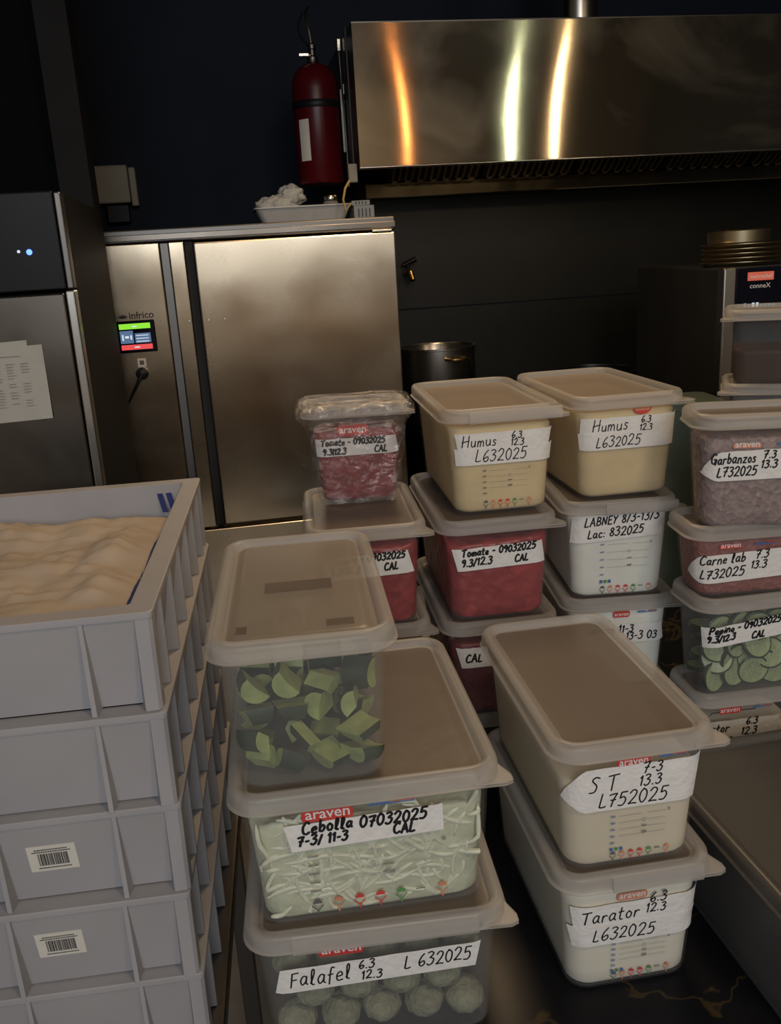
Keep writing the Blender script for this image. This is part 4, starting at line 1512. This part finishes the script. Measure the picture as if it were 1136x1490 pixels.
def sheet(label, u0, u1, z0, z1, d, lines):
    pr = thing('paper_sheet', label, 'paper', uv(-.64, VF, 0) - uv(0, d, 0), WY)
    b_ = MB()
    n_ = 8
    top = []
    for i in range(n_ + 1):
        for j in range(n_ + 1):
            x_ = u0 + (u1 - u0) * i / n_
            z_ = z0 + (z1 - z0) * j / n_ + .004 * (i / n_)
            yb = -.0012 - .004 * (1 - j / n_) ** 2 * (i / n_)
            top.append((x_, yb, z_))
    k_ = len(top)
    bk = [(p[0], p[1] + .0004, p[2]) for p in top]
    ff_ = [(i * (n_ + 1) + j, (i + 1) * (n_ + 1) + j, (i + 1) * (n_ + 1) + j + 1, i * (n_ + 1) + j + 1) for i in range(n_) for j in range(n_)]
    b_.add(top + bk, ff_ + [tuple(k_ + q for q in reversed(f)) for f in ff_])
    b_.build('sheet', M['paper'], pr)
    if lines:
        q = MB()
        rr_ = random.Random(5)
        W_ = u1 - u0
        q.add([(u0 + .1 * W_, -.0036, z1 - .016), (u1 - .25 * W_, -.0036, z1 - .016), (u1 - .25 * W_, -.0036, z1 - .0145), (u0 + .1 * W_, -.0036, z1 - .0145)], [(0, 1, 2, 3)])
        for col in range(5):
            for row in range(16):
                x_ = u0 + W_ * (.12 + .155 * col)
                z_ = z1 - .030 - row * .0055
                if rr_.random() < .8:
                    q.add([(x_, -.0062, z_), (x_ + W_ * rr_.uniform(.05, .11), -.0062, z_), (x_ + W_ * .08, -.0062, z_ + .0011), (x_, -.0062, z_ + .0011)], [(0, 1, 2, 3)])
        q.build('printed_table', M['print_pale'], pr, smooth=False)
    return pr


sheet('white printed sheet with a table taped to the steel fridge door', .105, .277, .520, .664, .0012, True)
sheet('second white sheet peeking out above the printed one on the fridge', .100, .250, .540, .674, .0003, False)

# ================================================================== EXTRACTOR HOOD
VH = 2.62
hd_ = thing('extractor_hood', 'wide brushed steel extractor hood over the cooking line', 'hood', uv(0, VH, 0), WY)
HU0, HU1 = .403, 2.45


def hbox(name, u0, u1, d0, d1, z0, z1, mt, parent, bev=.002):
    b_ = MB()
    b_.box(((u0 + u1) / 2, (d0 + d1) / 2, (z0 + z1) / 2), (u1 - u0, d1 - d0, z1 - z0), bev)
    return b_.build(name, mt, parent, smooth=False)


# front sheet: its own object origin far to one side so that the brushing runs level
b = MB()
n = 90
gv = []
for i in range(n + 1):
    for j in range(9):
        x_ = HU0 + (HU1 - HU0) * i / n
        z_ = 1.037 + (1.398 - 1.037) * j / 8
        y_ = .0008 * math.sin(x_ * 5.2 + 1.0) * math.sin(PI * j / 8) + -.24 * .0625 * math.log(math.cosh((x_ - .75) / .25)) * (z_ - 1.21)
        gv.append((x_, y_, z_))
ff = [(i * 9 + j, (i + 1) * 9 + j, (i + 1) * 9 + j + 1, i * 9 + j + 1) for i in range(n) for j in range(8)]
K = len(gv)
b.add(gv + [(p[0], p[1] + .004, p[2]) for p in gv], ff + [tuple(K + q for q in reversed(f)) for f in ff])
b.build('front_panel', M['steel_hood'], hd_, angle=80)
hbox('side_panel', HU0, HU0 + .004, .006, .77, 1.037, 1.398, M['steel_dark'], hd_, .001)
hbox('side_panel', HU1 - .004, HU1, .006, .77, 1.037, 1.398, M['steel_dark'], hd_, .001)
hbox('top_panel', HU0, HU1, .006, .77, 1.398, 1.404, M['steel_dark'], hd_, .001)
hbox('front_lip', HU0, HU1, .006, .045, 1.033, 1.040, M['steel'], hd_, .002)
hbox('grease_gutter', HU0 + .12, HU1 - .01, .70, .765, .995, 1.046, M['steel_hood'], hd_, .004)
b = MB()
b.lathe([(.056, 1.4045), (.056, 2.245)], 28)
b.v = [(1.091 + p[0], .12 + p[1], p[2]) for p in b.v]
b.build('exhaust_duct', M['steel'], hd_)
# baffle filters
u_ = HU0 + .20
while u_ < HU1 - .36:
    w_ = .335
    q0, q1 = Vector((0, .695, 1.052)), Vector((0, .20, 1.372))
    plate = MB()
    nrm = Vector((0, (q1 - q0).z, -(q1 - q0).y)).normalized()
    pa = [(u_, q0.y, q0.z), (u_ + w_, q0.y, q0.z), (u_ + w_, q1.y, q1.z), (u_, q1.y, q1.z)]
    plate.loft([[(p[0], p[1], p[2]) for p in pa], [(p[0], p[1] - .0 * nrm.y, p[2] + .006) for p in pa]])
    fo = plate.build('baffle_filter', M['steel_dark'], hd_, smooth=False)
    lo = MB()
    for k in range(7):
        cx = u_ + .026 + k * .0465
        pts = []
        dirv = (q1 - q0).normalized()
        off = Vector((0, -.006, -.010))
        for j in range(4):
            pts.append(q0 + off + dirv * (.35 - .10 * j) + Vector((cx - .012, 0, 0)))
        for j in range(7):
            a = PI + PI * j / 6
            pts.append(q0 + off + dirv * (.022 + .014 * math.sin(a)) + Vector((cx + .012 * math.cos(a), 0, 0)))
        for j in range(3, -1, -1):
            pts.append(q0 + off + dirv * (.35 - .10 * j) + Vector((cx + .012, 0, 0)))
        lo.tube(pts, .0042, 6)
    lo.build('baffle_ribs', M['rib_metal'], fo)
    u_ += w_ + .012

# ================================================================== FIRE CYLINDER, CABLES, WALL BOXES
ex = thing('fire_suppression_cylinder', 'red fire suppression cylinder strapped to the dark wall left of the hood', 'fire extinguisher', uv(.318, 2.85, 1.012), WY)
b = MB()
b.lathe([(.03, 0), (.074, .004), (.079, .012), (.079, .300), (.077, .325), (.068, .352), (.050, .372), (.026, .383), (.012, .386)], 32)
b.build('cylinder', M['red_paint'], ex)
b = MB()
b.lathe([(.0802, .240), (.0815, .242), (.0815, .262), (.0802, .264)], 32, cap0=False, cap1=False)
b.build('strap', M['black_plastic'], ex)
b = MB()
b.lathe([(.015, .384), (.018, .390), (.018, .402), (.011, .408), (.011, .425), (.014, .428), (.014, .440), (.006, .446)], 16)
b.build('valve', M['steel_dark'], ex)
bx('gauge', (-.030, -.012, .4085), (.034, .014, .011), M['steel'], ex)
bx('valve_stem', (-.012, -.004, .4085), (.014, .010, .009), M['steel_dark'], ex)
b = MB()
b.tube([(0, 0, .444), (-.004, -.002, .48), (-.012, .0, .515), (-.010, .02, .545), (.004, .04, .565)], .0042, 8)
b.build('hose', M['steel'], ex)
b = MB()
b.tube([(-.012, .0, .44), (-.035, .01, .47), (-.038, .02, .51), (-.018, .03, .545)], .003, 8)
b.build('hose', M['black_plastic'], ex)
b = MB()
for (a0, a1, z0, z1) in ((-2.55, -2.05, .075, .205),):
    nn_ = 8
    vs_ = []
    for k in range(nn_ + 1):
        a = a0 + (a1 - a0) * k / nn_
        vs_ += [(.0797 * math.cos(a), .0797 * math.sin(a), z0), (.0797 * math.cos(a), .0797 * math.sin(a), z1)]
    b.add(vs_, [(2 * k, 2 * k + 2, 2 * k + 3, 2 * k + 1) for k in range(nn_)])
b.build('instruction_sticker', M['label_white'], ex, smooth=False)
bx('bracket', (.088, .0, .20), (.016, .05, .20), M['steel_dark'], ex)

for c_ in ex.children:
    pass
ex.scale = (.872, .872, .872)

pu = thing('pull_cable', 'thin silver release cable with handle on the wall right of the red cylinder', 'cable', uv(.3945, 2.83, 1.222), WY)
b = MB()
b.tube([(0, 0, .15), (.001, 0, .10), (.001, 0, .05), (.002, -.010, .02), (.003, -.022, .035), (.003, -.024, .06)], .003, 8)
b.tube([(.001, 0, .03), (.003, -.006, .0), (.003, -.010, -.10), (.002, -.012, -.22)], .0028, 8)
b.build('wire', M['steel'], pu)
bx('handle', (0, 0, .168), (.011, .011, .034), M['steel'], pu)
jb = thing('junction_box', 'small grey junction box with yellow tag beside the hood corner', 'electrical box', uv(.3855, 2.66, 1.005), WY)
bx('box_body', (0, 0, .02), (.026, .022, .050), M['beige'], jb, .003)
bx('cable_run', (.006, 0.004, .22), (.007, .008, .35), M['black_plastic'], jb, .002)
b = MB()
b.tube([(-.012, -.016, 0), (-.026, -.018, -.02), (-.034, -.018, -.05), (-.028, -.016, -.08), (-.012, -.014, -.06)], .0035, 8)
b.build('yellow_wire', M['amber'], jb)

eb = thing('fuse_box', 'beige fuse box on the dark wall above the chiller left end', 'electrical box', uv(-.337, 3.398, 1.075), WY)
bx('box_cover', (-.012, -.038, .009), (.122, .074, .122), M['beige'], eb, .006)
bx('side_switch', (.062, -.030, .0), (.022, .058, .125), M['beige'], eb, .004)
bx('cable_gland', (.0, -.03, -.085), (.075, .045, .060), M['black_plastic'], eb, .004)

tp = thing('wall_tap', 'small brass tap sticking out of the dark wall just right of the chiller', 'tap', uv(.668, 3.39, .735), WY)
b = MB()
b.tube([(0, 0, 0.0), (0, -.06, 0), (0, -.09, -.006), (.004, -.105, -.03)], [.013, .013, .014, .010], 12)
b.build('spout', M['brass'], tp)
b = MB()
b.tube([(-.02, -.05, .025), (.03, -.05, .045)], [.008, .010], 10)
b.tube([(0, -.05, .010), (0, -.05, .032)], .007, 10)
b.build('handle', M['black_plastic'], tp)

# ================================================================== COOKING LINE
ct = thing('back_counter', 'dark steel counter running under the hood along the back wall', 'counter', uv(1.9, 3.0, FZ), WY)
bx('worktop', (0, -.005, .88), (2.72, .74, .04), M['steel_dark'], ct, .003)
bx('front_panel', (0, .02, .43), (2.70, .68, .856), M['black_paint'], ct, .003)
sv = thing('gas_stove', 'low black gas stove on the back counter under the hood', 'stove', uv(1.02, 2.98, .001), WY)
bx('stove_body', (0, 0, .12), (.90, .60, .238), M['black_paint'], sv, .004)
for k in range(6):
    b = MB()
    b.tube([(-.40 + k * .16, -.26, .249), (-.40 + k * .16, .26, .249)], .0075, 8)
    b.build('grate_bar', M['black_plastic'], sv)
for k in range(3):
    b = MB()
    b.lathe([(.022, 0), (.02, .02), (.006, .024)], 14)
    b.v = [(-.28 + k * .28 + p[0], -.301 - p[2], .12 + p[1]) for p in b.v]
    b.build('knob', M['steel'], sv)
pt_ = thing('stock_pot', 'tall stainless stock pot on the stove right of the chiller', 'pot', uv(.655, 2.86, .2585), WY)
b = MB()
b.lathe([(.10, 0), (.118, .004), (.122, .012), (.122, .240), (.127, .242), (.127, .248), (.121, .248), (.117, .242), (.116, .02), (.10, .010)], 40)
b.build('pot_body', M['steel'], pt_)
for k, a0 in enumerate((-PI / 2 + .25, PI / 2 + .25)):
    b = MB()
    pts = []
    for j in range(9):
        t_ = -1 + 2 * j / 8
        a = a0 + .28 * t_
        rad = .122 + .034 * (1 - t_ ** 4)
        pts.append((rad * math.cos(a), rad * math.sin(a), .215 - .0 * t_))
    b.tube(pts, .0052, 8)
    b.build('handle', M['brass'], pt_)
pa = thing('frying_pan', 'black frying pan with thin bright rim on the stove behind the hummus', 'pan', uv(1.21, 2.90, .2585), WY)
b = MB()
b.lathe([(.10, 0), (.115, .003), (.140, .115), (.145, .120), (.137, .120), (.110, .008)], 36)
b.build('pan_body', M['black_plastic'], pa)
b = MB()
b.lathe([(.1405, .1205), (.1455, .1205), (.1455, .1235), (.1405, .1235), (.1405, .1205)], 36, cap0=False, cap1=False)
b.build('pan_rim', M['steel'], pa)
b = MB()
b.tube([(.14, -.02, .105), (.20, -.03, .12), (.28, -.045, .135)], [.008, .010, .009], 8)
b.build('handle', M['black_plastic'], pa)

# rapid oven at the right
ov = thing('rapid_oven', 'black rapid oven with lit front sign behind the rear right containers', 'oven', (.795, 2.10, .0), 0)
OW, OD, OH = .36, .68, .722
bx('oven_body', (OW / 2 + .004, OD / 2 + .03, OH / 2 + .02), (OW, OD, OH - .04), M['black_side'], ov, .006)
bx('front_frame', (.012, .010, OH / 2 + .02), (.030, .04, OH - .04), M['steel'], ov, .004)
bx('front_frame', (OW - .012, .010, OH / 2 + .02), (.030, .04, OH - .04), M['steel'], ov, .004)
fp = bx('control_panel', (OW / 2, .012, OH - .090), (OW - .056, .03, .175), M['black_gloss'], ov, .003)
bx('oven_door', (OW / 2, .008, .29), (OW - .056, .04, .50), M['steel_dark'], ov, .006)
b = MB()
b.tube([(.06, -.045, .50), (OW - .06, -.045, .50)], .010, 10)
b.tube([(.07, -.012, .50), (.07, -.045, .50)], .007, 8)
b.tube([(OW - .07, -.012, .50), (OW - .07, -.045, .50)], .007, 8)
b.build('door_handle', M['steel'], ov)
for sx in (.04, OW - .04):
    for sy in (.08, OD - .04):
        bx('foot', (sx, sy, .010), (.04, .04, .02), M['black_plastic'], ov)
lb = bx('oven_sign', (.084, -.0045, OH - .022), (.060, .003, .019), M['logo_red_lit'], fp, .0015)
b = MB()
vv, ff, tw = text_geo('merrychef', .012)
k_ = .052 / tw
b.add([(.058 + p[0] * k_, -.0064, OH - .026 + p[1] * k_) for p in vv], ff)
b.build('lettering', M['print_white'], lb, smooth=False)
b = MB()
vv, ff, tw = text_geo('conneX', .005)
k_ = .048 / tw
b.add([(.060 + p[0] * k_, -.0036, OH - .048 + p[1] * k_) for p in vv], ff)
b.build('model_lettering', M['print_white'], fp, smooth=False)
b = MB()
for k in range(8):
    b.k = 0 if k in (2, 3) else 1
    x_ = .048 + k * .0095
    hh = .009 if k in (0, 2, 3) else .006
    b.add([(x_, -.0036, OH - .090), (x_ + .006, -.0036, OH - .090), (x_ + .006, -.0036, OH - .090 + hh), (x_, -.0036, OH - .090 + hh)], [(0, 1, 2, 3)])
b.build('display_symbols', [M['screen_white'], M['screen_blue']], fp, smooth=False)
b = MB()
b.add([(.0033, .352, .262), (.0033, .334, .262), (.0033, .343, .292)], [(0, 1, 2)])
b.build('warning_sticker', M['amber'], ov, smooth=False)

# pans on the oven
ZO = OH + .0005
for k in range(5):
    pn = bpy.data.objects.get('x')
    b = MB()
    w_ = .094
    b.lathe([(.080, 0), (.086, .001), (w_, .0085), (w_, .0098), (w_ - .003, .0098), (.082, .003)], 40)
    o = b.build('flat_pan', M['plate_metal'], None, loc=(.888 + .002 * (k % 2), 2.24, ZO + k * .0103))
    tag(o, ('bottom', 'second lowest', 'middle', 'second highest', 'topmost')[k] + ' flat round pan of the pile on the oven', 'pan', 'flat round pans on the oven')
b = MB()
b.lathe([(.066, 0), (.070, .002), (.072, .028), (.075, .030), (.069, .030), (.066, .006)], 36)
o = b.build('round_tin', M['plate_metal'], None, loc=(.880, 2.24, ZO + 5 * .0103 + .0005))
tag(o, 'deeper round tin set on top of the flat pans on the oven', 'tin')

# greenish tub before the oven
gt = thing('greenish_tub', 'low greenish plastic tub in front of the black oven', 'tub', (.67, 2.02, .0005), math.radians(3))
b = MB()
ring = lambda i, z, r_=.02: rr(.085 - i, .07 - i, r_, z, 4)
b.loft([ring(.012, 0), ring(.010, .003), ring(.002, .425), ring(.0045, .425), ring(.014, .006)])
b.build('tub_body', M['greenish'], gt)
b = MB()
b.loft([ring(.006, .4255), ring(-.003, .4257), ring(-.003, .440), ring(.0, .443), ring(.012, .443)])
b.build('tub_lid', M['greenish'], gt)
